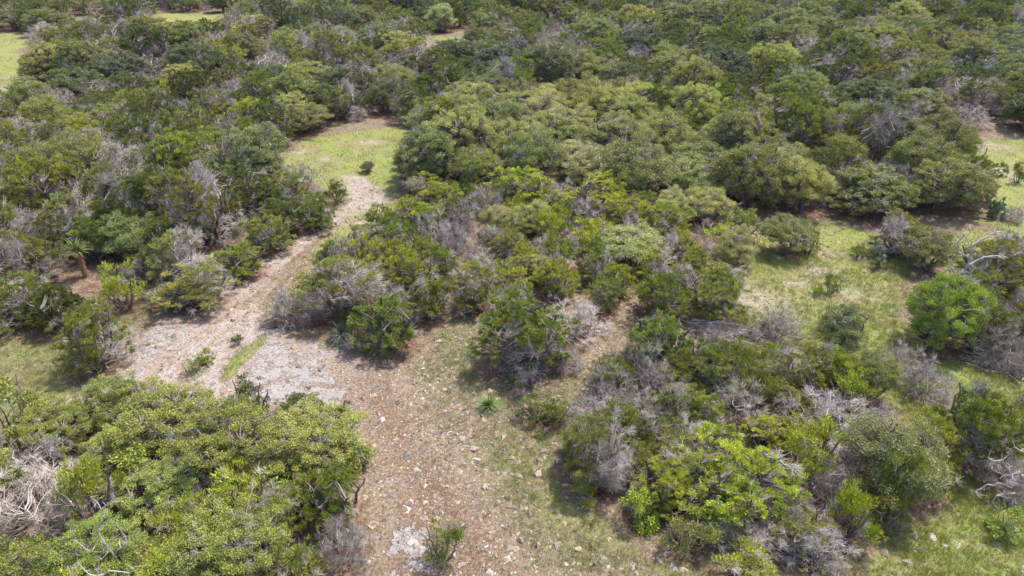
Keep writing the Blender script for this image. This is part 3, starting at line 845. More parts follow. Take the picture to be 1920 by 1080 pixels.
def cactus(px, py, size, label, npad, grey=1.0):
    x, y = ground(px, py)
    r = empty('prickly_pear_cactus', float(x), float(y), label, 'cactus')
    mb = MB()
    pads = [(np.array([rng.normal(0, size * 0.3 * (npad > 20)), rng.normal(0, size * 0.3 * (npad > 20)), -0.03]), nrm(np.array([rng.normal(0, .3), rng.normal(0, .3), 1.0]))) for _ in range(8 if npad > 20 else 2)]
    ph = size * 0.32
    i = 0
    while len(pads) < npad:
        b, d = pads[int(rng.integers(0, len(pads)))]
        if b[2] > size * 0.75: continue
        nd = nrm(d * 0.6 + rng.normal(0, 0.65, 3) * (1, 1, 0.4) + [0, 0, 0.45])
        pads.append((b + d * ph * 0.9, nd))
    for b, d in pads:
        n = nrm(np.cross(d, rng.normal(size=3))); s = np.cross(d, n)
        V = []; 
        for ring, (tt, wv) in enumerate(((0.0, 0.12), (0.3, 0.42), (0.65, 0.5), (0.92, 0.28), (1.0, 0.04))):
            for k in range(8):
                a = k / 8 * 6.283
                V.append(b + d * ph * tt + s * math.cos(a) * wv * ph * 0.95 + n * math.sin(a) * wv * ph * 0.2)
        F = [[8 * q + k, 8 * q + (k + 1) % 8, 8 * q + 8 + (k + 1) % 8, 8 * q + 8 + k] for q in range(4) for k in range(8)]
        mb.add(V, F, np.full(40, rng.uniform(0, 1)))
    child('pads', mb, M['pad'], r, True)
    mb = MB(); polyrod(mb, [(0, 0, -0.1), (0.01, 0, 0.1), (0, 0, 0.22)], 0.07, 0.05, sides=7); child('stem', mb, M['skirt'], r)
cactus(1860, 408, 1.1, 'grey green prickly pear clump on the upper right grass strip', 70)
cactus(1648, 500, 1.0, 'branching prickly pear with few pads at the back of the glade', 16)

def snag(name, x, y, pts_list, r0, label, cat, twigs=8, tl=0.35, mat='bleached', z0=0.0):
    """bare twisted limbs: list of polylines in local metres; the first is the trunk"""
    r = empty(name, x, y, label, cat)
    tr, br = MB(), MB()
    for i, pts in enumerate(pts_list):
        pts = np.array(pts, float)
        dense = [pts[0]]
        for a, b in zip(pts[:-1], pts[1:]):
            L = np.linalg.norm(b - a); n = max(2, int(L / 0.18))
            for k in range(1, n + 1):
                dense.append(a + (b - a) * k / n + rng.normal(0, 0.035, 3) * (k < n))
        dense = np.array(dense)
        polyrod(tr if i == 0 else br, dense, r0 * (1 if i == 0 else 0.62), r0 * 0.25, rng.uniform(0.3, 1), 6)
        sel = dense[len(dense) // 3:]
        dd = nrm(np.gradient(sel, axis=0) + rng.normal(0, 0.6, sel.shape))
        twigspray(br, sel, dd, max(1, twigs // 4), tl, 0.009, 0.6)
    child('trunk', tr, M[mat], r); child('branches', br, M[mat], r)
    return r
# white snag above the vivid oak
x, y = ground(1775, 600)
snag('dead_snag', float(x), float(y), [
    [(0, 0, -.1), (0.05, 0, 1.2), (-0.1, 0, 2.3), (0.15, 0.1, 3.2), (0.0, 0.2, 3.9)],
    [(-0.1, 0, 2.3), (-0.6, 0.0, 2.7), (-0.9, 0.1, 3.2)],
    [(0.1, 0.05, 2.9), (0.7, 0.1, 3.3), (1.3, 0.1, 3.35), (1.9, 0.2, 3.2)],
    [(0.15, 0.1, 3.2), (-0.5, 0.2, 3.5), (-0.7, 0.2, 4.0), (-0.5, 0.2, 4.4)],
    [(0.0, 0.2, 3.8), (0.5, 0.2, 4.2), (0.9, 0.2, 4.5), (1.3, .3, 4.4)],
    [(-0.1, 0, 2.4), (0.3, -0.2, 2.2), (-0.3, -0.3, 2.0)]], 0.09,
    'white twisted dead snag rising above the vivid green oak', 'dead tree', 12, 0.4)
# pale twisted limbs in the lower left thicket
x, y = ground(232, 1085)
snag('dead_snag', float(x), float(y), [
    [(0.1, -0.2, -.1), (0.0, 0, 1.0), (-0.25, 0.1, 1.9), (-0.05, 0.3, 2.6), (-0.3, 0.4, 3.0)],
    [(-0.05, 0.3, 2.6), (0.3, 0.3, 2.9), (0.4, 0.4, 3.2)],
    [(0.0, 0, 1.0), (0.5, 0.0, 1.5), (0.4, 0.1, 2.1)],
    [(0.0, 0, 1.2), (-0.5, -0.1, 1.3), (-0.9, -0.1, 1.8)]], 0.045,
    'pale twisted bare limbs curling up through the lower left thicket', 'dead tree', 4, 0.35)
x, y = ground(232, 1150)
snag('dead_snag', float(x), float(y), [
    [(-0.5, 0, -.1), (-0.35, 0, 0.9), (-0.2, 0.1, 1.9), (0.2, 0.1, 2.4)],
    [(-0.25, 0, 1.6), (0.1, 0, 1.8), (0.5, 0, 1.75), (0.8, 0, 1.85)],
    [(-0.3, 0, 1.3), (-0.7, 0.1, 1.9), (-0.65, 0.1, 2.3)]], 0.04,
    'white forked bare limb at the bottom of the left thicket', 'dead tree', 4, 0.35)
# thick bleached tangle right edge
x, y = ground(1890, 930)
snag('dead_snag', float(x), float(y), [
    [(0, 0, -.05), (-0.2, 0.1, 0.9), (-0.6, 0.2, 1.4), (-1.1, 0.2, 1.5)],
    [(0, 0, 0.2), (0.3, 0.1, 1.0), (0.2, 0.2, 1.7), (-0.4, 0.2, 2.0)],
    [(0, 0, 0.3), (-0.5, -0.2, 0.7), (-1.1, -0.2, 0.7), (-1.5, -0.3, 0.3)],
    [(0, 0, 0.4), (0.1, -0.3, 1.0), (-0.3, -0.3, 1.4), (-0.8, -0.3, 1.2)],
    [(0, 0, 0.2), (-0.2, -0.4, 0.5), (-0.9, -0.5, 0.5), (-1.0, -0.6, 0.05)]], 0.06,
    'arching thick bleached limbs spilling onto the grass at the right edge', 'dead tree', 10, 0.45)

def brushpile(px, py, L, W, n, label, rot, h=0.5, name='brush_pile'):
    x, y = ground(px, py)
    r = empty(name, float(x), float(y), label, 'brush pile', rot=rot)
    mb = MB()
    for i in range(n):
        c = np.array([rng.uniform(-L, L) / 2, rng.normal(0, W / 4), abs(rng.normal(0.12, h * 0.4))])
        a = rng.normal(0, 0.5); l = rng.uniform(0.5, 1.5)
        d = np.array([math.cos(a), math.sin(a), rng.normal(0, 0.15)])
        p = bez(c - d * l / 2, c + rng.normal(0, 0.1, 3), c + d * l / 2, 4, 0.02)
        p[:, 2] = np.maximum(p[:, 2], 0.02)
        polyrod(mb, p, rng.uniform(0.007, 0.022), 0.005, rng.uniform(0, 0.9), 4)
        if rng.random() < 0.7: twigspray(mb, p[2:5], nrm(np.tile(d, (3, 1)) + rng.normal(0, .5, (3, 3))), 3, 0.4, 0.007)
    child('branches', mb, M['dead'], r)
brushpile(1365, 622, 3.6, 1.2, 150, 'long low pile of cut grey branches at the front of the glade', -0.25)
brushpile(240, 652, 2.2, 0.8, 26, 'few fallen grey branches lying beside the lone track side juniper', 0.5, 0.15)
brushpile(1600, 800, 2.6, 1.6, 90, 'tangled fallen pinkish branches inside the lower right thicket', 0.1, 0.7)
brushpile(1500, 1000, 1.8, 1.6, 50, 'fallen branches at the bottom rim of the right thicket', 0.8, 0.4)
brushpile(1880, 690, 2.6, 1.4, 90, 'heap of broken grey branches under the trees at the right edge', -0.6, 0.6)
brushpile(985, 700, 1.4, 0.5, 24, 'short dead sticks at the foot of the large domed juniper', 0.2, 0.15)

# ------------------------------------------------------------------ ground sheet with what covers it where
def axis(fine_lo, fine_hi, step, lo, hi, grow=1.12):
    a = list(np.arange(fine_lo, fine_hi, step))
    s, v = step, a[-1]
    while v < hi: s = min(s * grow, 400); v += s; a.append(v)
    s, v = step, a[0]; b = []
    while v > lo: s = min(s * grow, 400); v -= s; b.append(v)
    return np.array(b[::-1] + a)
gx = axis(-24, 24, 0.15, -3500, 3500); gy = axis(9, 62, 0.15, -3000, 5000, 1.05)
X, Y = np.meshgrid(gx, gy)
inp = {k: sdist(X, Y, v) for k, v in P.items()}
def soft(d, w): return np.clip(0.5 + d / (2 * w), 0, 1)
dirt = np.maximum(soft(inp['track'], 0.5), 0.0)
dirt = np.maximum(dirt, soft(inp['patch'], 0.4))
brown = soft(inp['wash'], 1.6)
dirt = np.maximum(dirt, brown * 0.72)
dirt *= 1 - soft(inp['strip'] + 0.12 * np.sin(X * 5.1 + 2 * np.sin(Y * 3.7)), 0.3)
cl_ = wpoly([(455, 575), (500, 530), (560, 475), (610, 430)])
dirt *= 1 - 0.65 * np.clip(1.3 - ldist(X, Y, cl_) / 0.45, 0, 1)
slab = np.maximum.reduce([soft(inp['slab'], 0.7) * 0.95, soft(inp['slab2'], 0.6) * 0.85, soft(inp['slab3'], 0.5) * 0.85]) * (1 - soft(inp['strip'], 0.3))
# pale bare limestone pokes through the glade and the meadows
for (px, py, rad) in [(1425,560,2.3),(1495,525,1.0),(1535,500,1.2),(1590,550,1.3),(1610,480,0.7),(1460,600,1.0),(1560,470,.9),(1640,560,.8),(1900,335,1.5),(1870,320,1.6),(1850,275,2.0),(30,150,2.5),(15,172,2.0),
                      (690,270,1.4),(1030,165,1.5),(565,285,1),(670,412,1.0),(735,70,2),(610,300,1.0),(760,25,3),(590,430,1.2)]:
    x, y = ground(px, py)
    ang = np.hypot((X - x) / 1.5, (Y - y))
    dirt = np.maximum(dirt, np.clip(1.15 - ang / rad, 0, 1) * 0.72)
grass = np.where(Y > 40, 0.42, 0.25) * np.ones_like(X)
for k, v in (('glade', 0.95), ('mead', 0.8), ('tl', 1.0), ('s1', 1), ('s2', 1), ('s3', 1), ('s4', 0.85), ('s5', .7), ('s6', .8), ('strip', 0.85)):
    grass = np.maximum(grass, soft(inp[k], 0.6 if k != 'strip' else 0.12) * v)
mid = soft(inp['mid'], 0.7); left = soft(inp['left'], 0.6)
grass = np.maximum(grass, np.maximum(mid * 0.54, left * 0.60))
x, y = ground(880, 1000)
grass = np.where(inp['mid'] > -0.5, grass - 0.22 * np.exp(-(((X - ground(800, 930)[0]) / 2.6) ** 2 + ((Y - ground(800, 930)[1]) / 5.0) ** 2)), grass)
for px, py, rad, amt in ((960, 850, 1.4, .16), (1090, 940, 1.5, .25), (1300, 1040, 1.6, .25), (1050, 700, 1.0, .2), (890, 640, 1.2, .1), (100, 720, 1.6, .15), (40, 640, 1.3, .1)):
    x, y = ground(px, py); grass = grass + amt * np.exp(-((X - x) ** 2 + (Y - y) ** 2) / rad ** 2)
rut = np.zeros_like(X)
for L in RUTS: rut = np.maximum(rut, np.clip(1 - ldist(X, Y, L) / 0.24, 0, 1))
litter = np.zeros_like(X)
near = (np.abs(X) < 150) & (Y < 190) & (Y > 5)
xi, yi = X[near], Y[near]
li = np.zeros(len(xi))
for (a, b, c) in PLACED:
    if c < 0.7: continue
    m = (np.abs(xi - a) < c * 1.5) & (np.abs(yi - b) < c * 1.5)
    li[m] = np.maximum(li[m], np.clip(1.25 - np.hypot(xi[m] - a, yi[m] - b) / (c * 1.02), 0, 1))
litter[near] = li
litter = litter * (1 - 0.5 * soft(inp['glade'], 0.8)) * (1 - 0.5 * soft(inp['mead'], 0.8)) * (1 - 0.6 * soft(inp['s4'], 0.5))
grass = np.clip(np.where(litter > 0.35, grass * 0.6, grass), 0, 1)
Z = gz(X, Y) - 0.045 * rut + 0.05 * slab
nz = np.zeros_like(X)
for f_, a_ in ((1.3, .02), (3.1, .012), (6.7, .006)):
    nz += a_ * np.sin(X * f_ + 1.7 * np.sin(Y * f_ * .7)) * np.cos(Y * f_ * 1.13 + 1.3 * np.sin(X * f_ * .8))
Z = Z + np.where(near, nz, 0)
far = np.clip((np.hypot(X, Y) - 260) / 600, 0, 1)
Z = Z * (1 - far)
ny, nx = X.shape
idx = np.arange(nx * ny).reshape(ny, nx)
F = np.stack([idx[:-1, :-1], idx[:-1, 1:], idx[1:, 1:], idx[1:, :-1]], -1).reshape(-1, 4)
gmb = MB(); gmb.add(np.stack([X, Y, Z], -1).reshape(-1, 3), F)

m, nt, nd, lk = newmat('stony_ground')
tc = N(nt, 'ShaderNodeTexCoord'); V0 = tc.outputs['Object']
def attr(n_):
    a = N(nt, 'ShaderNodeAttribute', attribute_name=n_); return a.outputs['Fac']
n_big = noise(nt, V0, 0.55, 4); n_mid = noise(nt, V0, 2.2, 5, 0.65); n_fine = noise(nt, V0, 9.0, 5, 0.7); n_vf = noise(nt, V0, 34.0, 3, 0.7)
soilA = ramp(nt, n_fine, [(0.3, (0.14, 0.095, 0.068)), (0.48, (0.27, 0.20, 0.155)), (0.7, (0.41, 0.345, 0.295))])
soilB = ramp(nt, n_fine, [(0.3, (0.22, 0.18, 0.155)), (0.5, (0.36, 0.31, 0.28)), (0.7, (0.50, 0.46, 0.43))])
soilC = ramp(nt, n_fine, [(0.3, (0.075, 0.046, 0.030)), (0.5, (0.19, 0.125, 0.088)), (0.74, (0.36, 0.275, 0.215))])
soil = mixc(nt, sstep(nt, n_mid, 0.40, 0.56), soilA, soilB)
soil = mixc(nt, mth(nt, 'MULTIPLY', attr('brown'), 0.85), soil, soilC)
vor = N(nt, 'ShaderNodeTexVoronoi'); vor.inputs['Scale'].default_value = 7.0
wv = N(nt, 'ShaderNodeMapping'); lk.new(V0, wv.inputs[0]); lk.new(wv.outputs[0], vor.inputs['Vector'])
sepv = N(nt, 'ShaderNodeSeparateColor'); lk.new(vor.outputs['Color'], sepv.inputs[0])
peb = mth(nt, 'MULTIPLY', sstep(nt, vor.outputs['Distance'], 0.34, 0.22), mth(nt, 'GREATER_THAN', sepv.outputs[0], 0.62))
pebcol = ramp(nt, sepv.outputs[1], [(0.0, (0.30, 0.235, 0.19)), (0.5, (0.44, 0.38, 0.33)), (1.0, (0.60, 0.56, 0.51))])
vor2 = N(nt, 'ShaderNodeTexVoronoi'); vor2.inputs['Scale'].default_value = 17.0; lk.new(V0, vor2.inputs['Vector'])
sep2 = N(nt, 'ShaderNodeSeparateColor'); lk.new(vor2.outputs['Color'], sep2.inputs[0])
peb2 = mth(nt, 'MULTIPLY', sstep(nt, vor2.outputs['Distance'], 0.42, 0.3), mth(nt, 'GREATER_THAN', sep2.outputs[0], 0.5))
gravel = mixc(nt, mth(nt, 'MULTIPLY', peb2, 0.7), soil, mixc(nt, sep2.outputs[1], (0.25, 0.17, 0.125), (0.54, 0.48, 0.43)))
gravel = mixc(nt, mth(nt, 'MULTIPLY', peb, 0.85), gravel, pebcol)
gravel = mixc(nt, mth(nt, 'ADD', mth(nt, 'MULTIPLY', attr('brown'), 0.6), 0.25), gravel, mixc(nt, 1.0, gravel, (0.76, 0.70, 0.64), 'MULTIPLY'))
# dry open soil between grass
open_ = ramp(nt, n_fine, [(0.3, (0.085, 0.06, 0.035)), (0.5, (0.20, 0.15, 0.10)), (0.72, (0.36, 0.30, 0.23))])
open_ = mixc(nt, mth(nt, 'MULTIPLY', peb, 0.7), open_, pebcol)
dm = mth(nt, 'ADD', attr('dirt'), mth(nt, 'MULTIPLY', mth(nt, 'SUBTRACT', n_mid, 0.5), 2.0))
col = mixc(nt, sstep(nt, dm, 0.30, 0.62), open_, gravel)
gg = mixc(nt, n_fine, (0.080, 0.100, 0.026), (0.35, 0.385, 0.115))
gg = mixc(nt, mth(nt, 'MAXIMUM', sstep(nt, n_big, 0.44, 0.60), sstep(nt, noise(nt, V0, 1.6, 4, 0.6), 0.52, 0.62)), gg, mixc(nt, n_fine, (0.10, 0.10, 0.035), (0.36, 0.34, 0.15)))
gg = mixc(nt, sstep(nt, attr('grass'), 0.48, 0.80), mixc(nt, n_fine, (0.075, 0.072, 0.036), (0.255, 0.235, 0.135)), gg)
gm = mth(nt, 'ADD', attr('grass'), mth(nt, 'MULTIPLY', mth(nt, 'SUBTRACT', n_mid, 0.5), 1.5))
gm = mth(nt, 'ADD', gm, mth(nt, 'MULTIPLY', mth(nt, 'SUBTRACT', n_vf, 0.5), 0.5))
gfac = mth(nt, 'MULTIPLY', sstep(nt, gm, 0.35, 0.68), mth(nt, 'SUBTRACT', 1.0, mth(nt, 'MULTIPLY', attr('dirt'), mth(nt, 'SUBTRACT', 1.15, mth(nt, 'MULTIPLY', sstep(nt, n_big, 0.45, 0.65), 0.7))), True))
col = mixc(nt, gfac, col, gg)
sl = mixc(nt, n_fine, (0.17, 0.155, 0.152), (0.42, 0.395, 0.385))
sl = mixc(nt, mth(nt, 'MULTIPLY', sstep(nt, n_fine, 0.52, 0.72), 0.6), sl, (0.46, 0.43, 0.41))
vc = N(nt, 'ShaderNodeTexVoronoi', feature='DISTANCE_TO_EDGE'); vc.inputs['Scale'].default_value = 1.3
mp = N(nt, 'ShaderNodeMapping'); mp.inputs['Rotation'].default_value = (0, 0, 0.5); mp.inputs['Scale'].default_value = (1, 1.7, 1); lk.new(V0, mp.inputs[0])
wn_ = nt.nodes.new('ShaderNodeVectorMath'); wn_.operation = 'ADD'
nn = nt.nodes.new('ShaderNodeTexNoise'); nn.inputs['Scale'].default_value = 2.0; lk.new(V0, nn.inputs['Vector'])
lk.new(mp.outputs[0], wn_.inputs[0]); lk.new(nn.outputs['Color'], wn_.inputs[1]); lk.new(wn_.outputs[0], vc.inputs['Vector'])
sl = mixc(nt, sstep(nt, vc.outputs['Distance'], 0.035, 0.0), sl, (0.17, 0.12, 0.085))
sl = mixc(nt, mth(nt, 'MULTIPLY', sstep(nt, noise(nt, V0, 4.0, 5, 0.7), 0.46, 0.60), 0.55), sl, gravel)
sm = mth(nt, 'ADD', attr('slab'), mth(nt, 'MULTIPLY', mth(nt, 'SUBTRACT', n_mid, 0.5), 4.5))
sm = mth(nt, 'ADD', sm, mth(nt, 'MULTIPLY', mth(nt, 'SUBTRACT', n_fine, 0.5), 0.8))
sfac = sstep(nt, sm, 0.52, 0.66)
col = mixc(nt, sfac, col, sl)
col = mixc(nt, mth(nt, 'MULTIPLY', mth(nt, 'MULTIPLY', attr('rut'), sstep(nt, n_mid, 0.38, 0.58)), 0.6), col, (0.17, 0.085, 0.045))
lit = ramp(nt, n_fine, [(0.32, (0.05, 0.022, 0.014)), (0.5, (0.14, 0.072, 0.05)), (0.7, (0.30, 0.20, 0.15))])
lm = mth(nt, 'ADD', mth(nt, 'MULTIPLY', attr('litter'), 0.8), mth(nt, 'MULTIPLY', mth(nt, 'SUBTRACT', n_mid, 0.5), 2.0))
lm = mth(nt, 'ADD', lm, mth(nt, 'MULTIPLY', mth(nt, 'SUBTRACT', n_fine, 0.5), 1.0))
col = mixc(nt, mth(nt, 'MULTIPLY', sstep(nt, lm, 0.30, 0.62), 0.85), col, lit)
bs = N(nt, 'ShaderNodeBsdfPrincipled'); bs.inputs['Roughness'].default_value = 0.95; bs.inputs['Specular IOR Level'].default_value = 0.1
lk.new(col, bs.inputs['Base Color'])
hgt = mth(nt, 'ADD', mth(nt, 'MULTIPLY', n_fine, 0.05), mth(nt, 'MULTIPLY', mth(nt, 'MULTIPLY', peb, attr('dirt')), 0.03))
hgt = mth(nt, 'ADD', hgt, mth(nt, 'MULTIPLY', mth(nt, 'MULTIPLY', sfac, n_mid), 0.10))
bp = N(nt, 'ShaderNodeBump'); bp.inputs['Strength'].default_value = 0.9; bp.inputs['Distance'].default_value = 1.0
lk.new(hgt, bp.inputs['Height']); lk.new(bp.outputs[0], bs.inputs['Normal'])
o_ = N(nt, 'ShaderNodeOutputMaterial'); lk.new(bs.outputs[0], o_.inputs[0])
gme = gmb.mesh('ground', m, True)
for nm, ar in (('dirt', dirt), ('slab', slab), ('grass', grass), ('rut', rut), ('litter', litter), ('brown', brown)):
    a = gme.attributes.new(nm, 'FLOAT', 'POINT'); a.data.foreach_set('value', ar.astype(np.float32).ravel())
go = bpy.data.objects.new('ground', gme); go['kind'] = 'structure'; COL.objects.link(go)

def sample(field, x, y):
    i = np.clip(np.searchsorted(gx, x), 1, nx - 1); j = np.clip(np.searchsorted(gy, y), 1, ny - 1)
    return field[j, i]
def gh(x, y): return sample(Z, x, y)

# ------------------------------------------------------------------ grass
def scatter(n, y0, y1, seed_pow=1.0):
    y = y0 + (y1 - y0) * rng.random(n) ** seed_pow
    x = rng.uniform(-1, 1, n) * (y * 0.80 + 5)
    return x, y
m, nt, nd, lk = newmat('grass_blades')
at = N(nt, 'ShaderNodeAttribute', attribute_name='tone')
gc = ramp(nt, at.outputs['Fac'], [(0.0, (0.32, 0.27, 0.16)), (0.25, (0.27, 0.25, 0.12)), (0.4, (0.30, 0.32, 0.11)), (0.7, (0.32, 0.38, 0.085)), (1.0, (0.20, 0.26, 0.055))])
d = N(nt, 'ShaderNodeBsdfDiffuse'); t_ = N(nt, 'ShaderNodeBsdfTranslucent'); lk.new(gc, d.inputs[0]); lk.new(gc, t_.inputs[0])
mx = N(nt, 'ShaderNodeMixShader'); mx.inputs[0].default_value = 0.35; lk.new(d.outputs[0], mx.inputs[1]); lk.new(t_.outputs[0], mx.inputs[2])
o_ = N(nt, 'ShaderNodeOutputMaterial'); lk.new(mx.outputs[0], o_.inputs[0])
grassmat = m
def grassmesh(name, n, y0, y1, per, hgt, wid, rad, gain):
    x, y = scatter(n, y0, y1)
    g = sample(grass, x, y) * (1 - sample(dirt, x, y) * 0.9) * (1 - sample(slab, x, y))
    pn = 0.5 + 0.5 * np.sin(x * 1.7 + 2 * np.sin(y * 0.9)) * np.cos(y * 1.5 + np.sin(x * 1.3))
    keep = rng.random(n) < np.clip((g * 1.15 + 0.06) * (0.45 + 0.8 * pn), 0, 1) ** 1.3 * gain
    x, y, g, pn = x[keep], y[keep], g[keep], pn[keep]
    k = len(x)
    green = sample(grass, x, y)
    tone = np.clip(-0.08 + 0.72 * green + rng.normal(0, 0.16, k), 0, 1)
    tone = np.clip(tone - 0.28 * (np.sin(x * 0.9 + 1.7 * np.sin(y * 0.6)) * np.cos(y * 1.1 + np.sin(x * 0.7)) > 0.25), 0, 1)
    sz = rng.uniform(0.45, 1.2, k) * (1 + 1.1 * (rng.random(k) < 0.12))
    xx = np.repeat(x, per) + rng.normal(0, rad, k * per); yy = np.repeat(y, per) + rng.normal(0, rad, k * per)
    b = np.stack([xx, yy, gh(xx, yy) - 0.01], 1)
    a = rng.uniform(0, 6.283, k * per)
    lean = rng.uniform(0.15, 0.9, k * per)
    h = hgt * np.repeat(sz, per) * rng.uniform(0.5, 1.2, k * per)
    top = b + np.stack([np.cos(a) * lean * h, np.sin(a) * lean * h, h], 1)
    side = np.stack([-np.sin(a), np.cos(a), np.zeros_like(a)], 1) * wid
    v = np.stack([b - side, b + side, top], 1)
    mb = MB(); mb.add(v.reshape(-1, 3), np.arange(len(b) * 3).reshape(-1, 3), np.repeat(np.clip(np.repeat(tone, per) + rng.normal(0, .1, k * per), 0, 1), 3))
    o = bpy.data.objects.new(name, mb.mesh(name, grassmat)); COL.objects.link(o)
    o['kind'] = 'stuff'; o['category'] = 'grass'
    print(name, k * per)
    return o
o = grassmesh('grass', 130000, 10, 36, 11, 0.15, 0.007, 0.06, 1.0)
o['label'] = 'sparse short grass growing between stones on the near slope and glade'
o = grassmesh('meadow_grass', 90000, 36, 125, 8, 0.13, 0.018, 0.2, 1.0)
o['label'] = 'light green meadow grass in the clearings farther back'

# ------------------------------------------------------------------ limestone
m, nt, nd, lk = newmat('limestone')
tc = N(nt, 'ShaderNodeTexCoord')
n1 = noise(nt, tc.outputs['Object'], 6.0, 5, 0.65); n2 = noise(nt, tc.outputs['Object'], 25.0, 3, 0.7)
oi = N(nt, 'ShaderNodeObjectInfo')
at = N(nt, 'ShaderNodeAttribute', attribute_name='tone')
c1 = mixc(nt, n1, (0.42, 0.39, 0.37), (0.66, 0.62, 0.57))
c1 = mixc(nt, mth(nt, 'MULTIPLY', sstep(nt, n2, 0.5, 0.75), 0.5), c1, (0.28, 0.26, 0.26))
c1 = mixc(nt, 1.0, c1, mixc(nt, at.outputs['Fac'], (0.42, 0.39, 0.38), (1.02, 0.99, 0.94)), 'MULTIPLY')
c1 = mixc(nt, 1.0, c1, oi.outputs['Color'], 'MULTIPLY')
bs = N(nt, 'ShaderNodeBsdfPrincipled'); bs.inputs['Roughness'].default_value = 0.9; bs.inputs['Specular IOR Level'].default_value = 0.15
lk.new(c1, bs.inputs['Base Color'])
bp = N(nt, 'ShaderNodeBump'); bp.inputs['Strength'].default_value = 0.5; bp.inputs['Distance'].default_value = 0.03
lk.new(n1, bp.inputs['Height']); lk.new(bp.outputs[0], bs.inputs['Normal'])
o_ = N(nt, 'ShaderNodeOutputMaterial'); lk.new(bs.outputs[0], o_.inputs[0])
M['stone'] = m
import bmesh
def stone_mesh(i):
    bm = bmesh.new(); bmesh.ops.create_icosphere(bm, subdivisions=3, radius=0.5)
    # cut by random planes for an angular broken block
    for k in range(13):
        d = Vector(nrm(rng.normal(size=3) * (1, 1, 0.9))); off = rng.uniform(0.17, 0.38)
        for v in bm.verts:
            e = v.co.dot(d) - off
            if e > 0: v.co -= d * e * 0.97
    for v in bm.verts:
        v.co += Vector(rng.normal(0, 0.010, 3)); v.co.z *= (0.5, 0.4, 0.6, 0.35, 0.5, 0.45, 0.3, 0.55)[i]
        v.co.x *= 1.15
    me = bpy.data.meshes.new('limestone_rock'); bm.to_mesh(me); bm.free()
    me.attributes.new('tone', 'FLOAT', 'POINT').data.foreach_set('value', np.full(len(me.vertices), 0.6, np.float32))
    me.materials.append(M['stone']); return me
STONES = [stone_mesh(i) for i in range(8)]
RK = []
def rock(x, y, s, label=None, group='pale stones scattered on the slope', flat=1.0, dark=1.0, area=''):
    o = bpy.data.objects.new('limestone_rock', STONES[int(rng.integers(8))])
    o.location = (x, y, float(gh(x, y)) - 0.04 * s)
    o.rotation_euler = (rng.normal(0, 0.12), rng.normal(0, 0.12), rng.uniform(0, 6.28))
    o.scale = (s * rng.uniform(0.8, 1.15), s * rng.uniform(0.75, 1.0), s * rng.uniform(0.7, 1.1) * flat)
    if label and flat < 0.55:
        o.rotation_euler = (rng.normal(0, 0.03), rng.normal(0, 0.03), rng.uniform(0, 6.28)); o.location.z -= 0.03 * s
    g = rng.uniform(0.74, 1.12) * dark
    o.color = (g, g * rng.uniform(0.95, 1.0), g * rng.uniform(0.92, 1.02), 1)
    o['category'] = 'rock'; o['label'] = label or ''; o['group'] = group
    COL.objects.link(o); RK.append((o, label, area)); return o
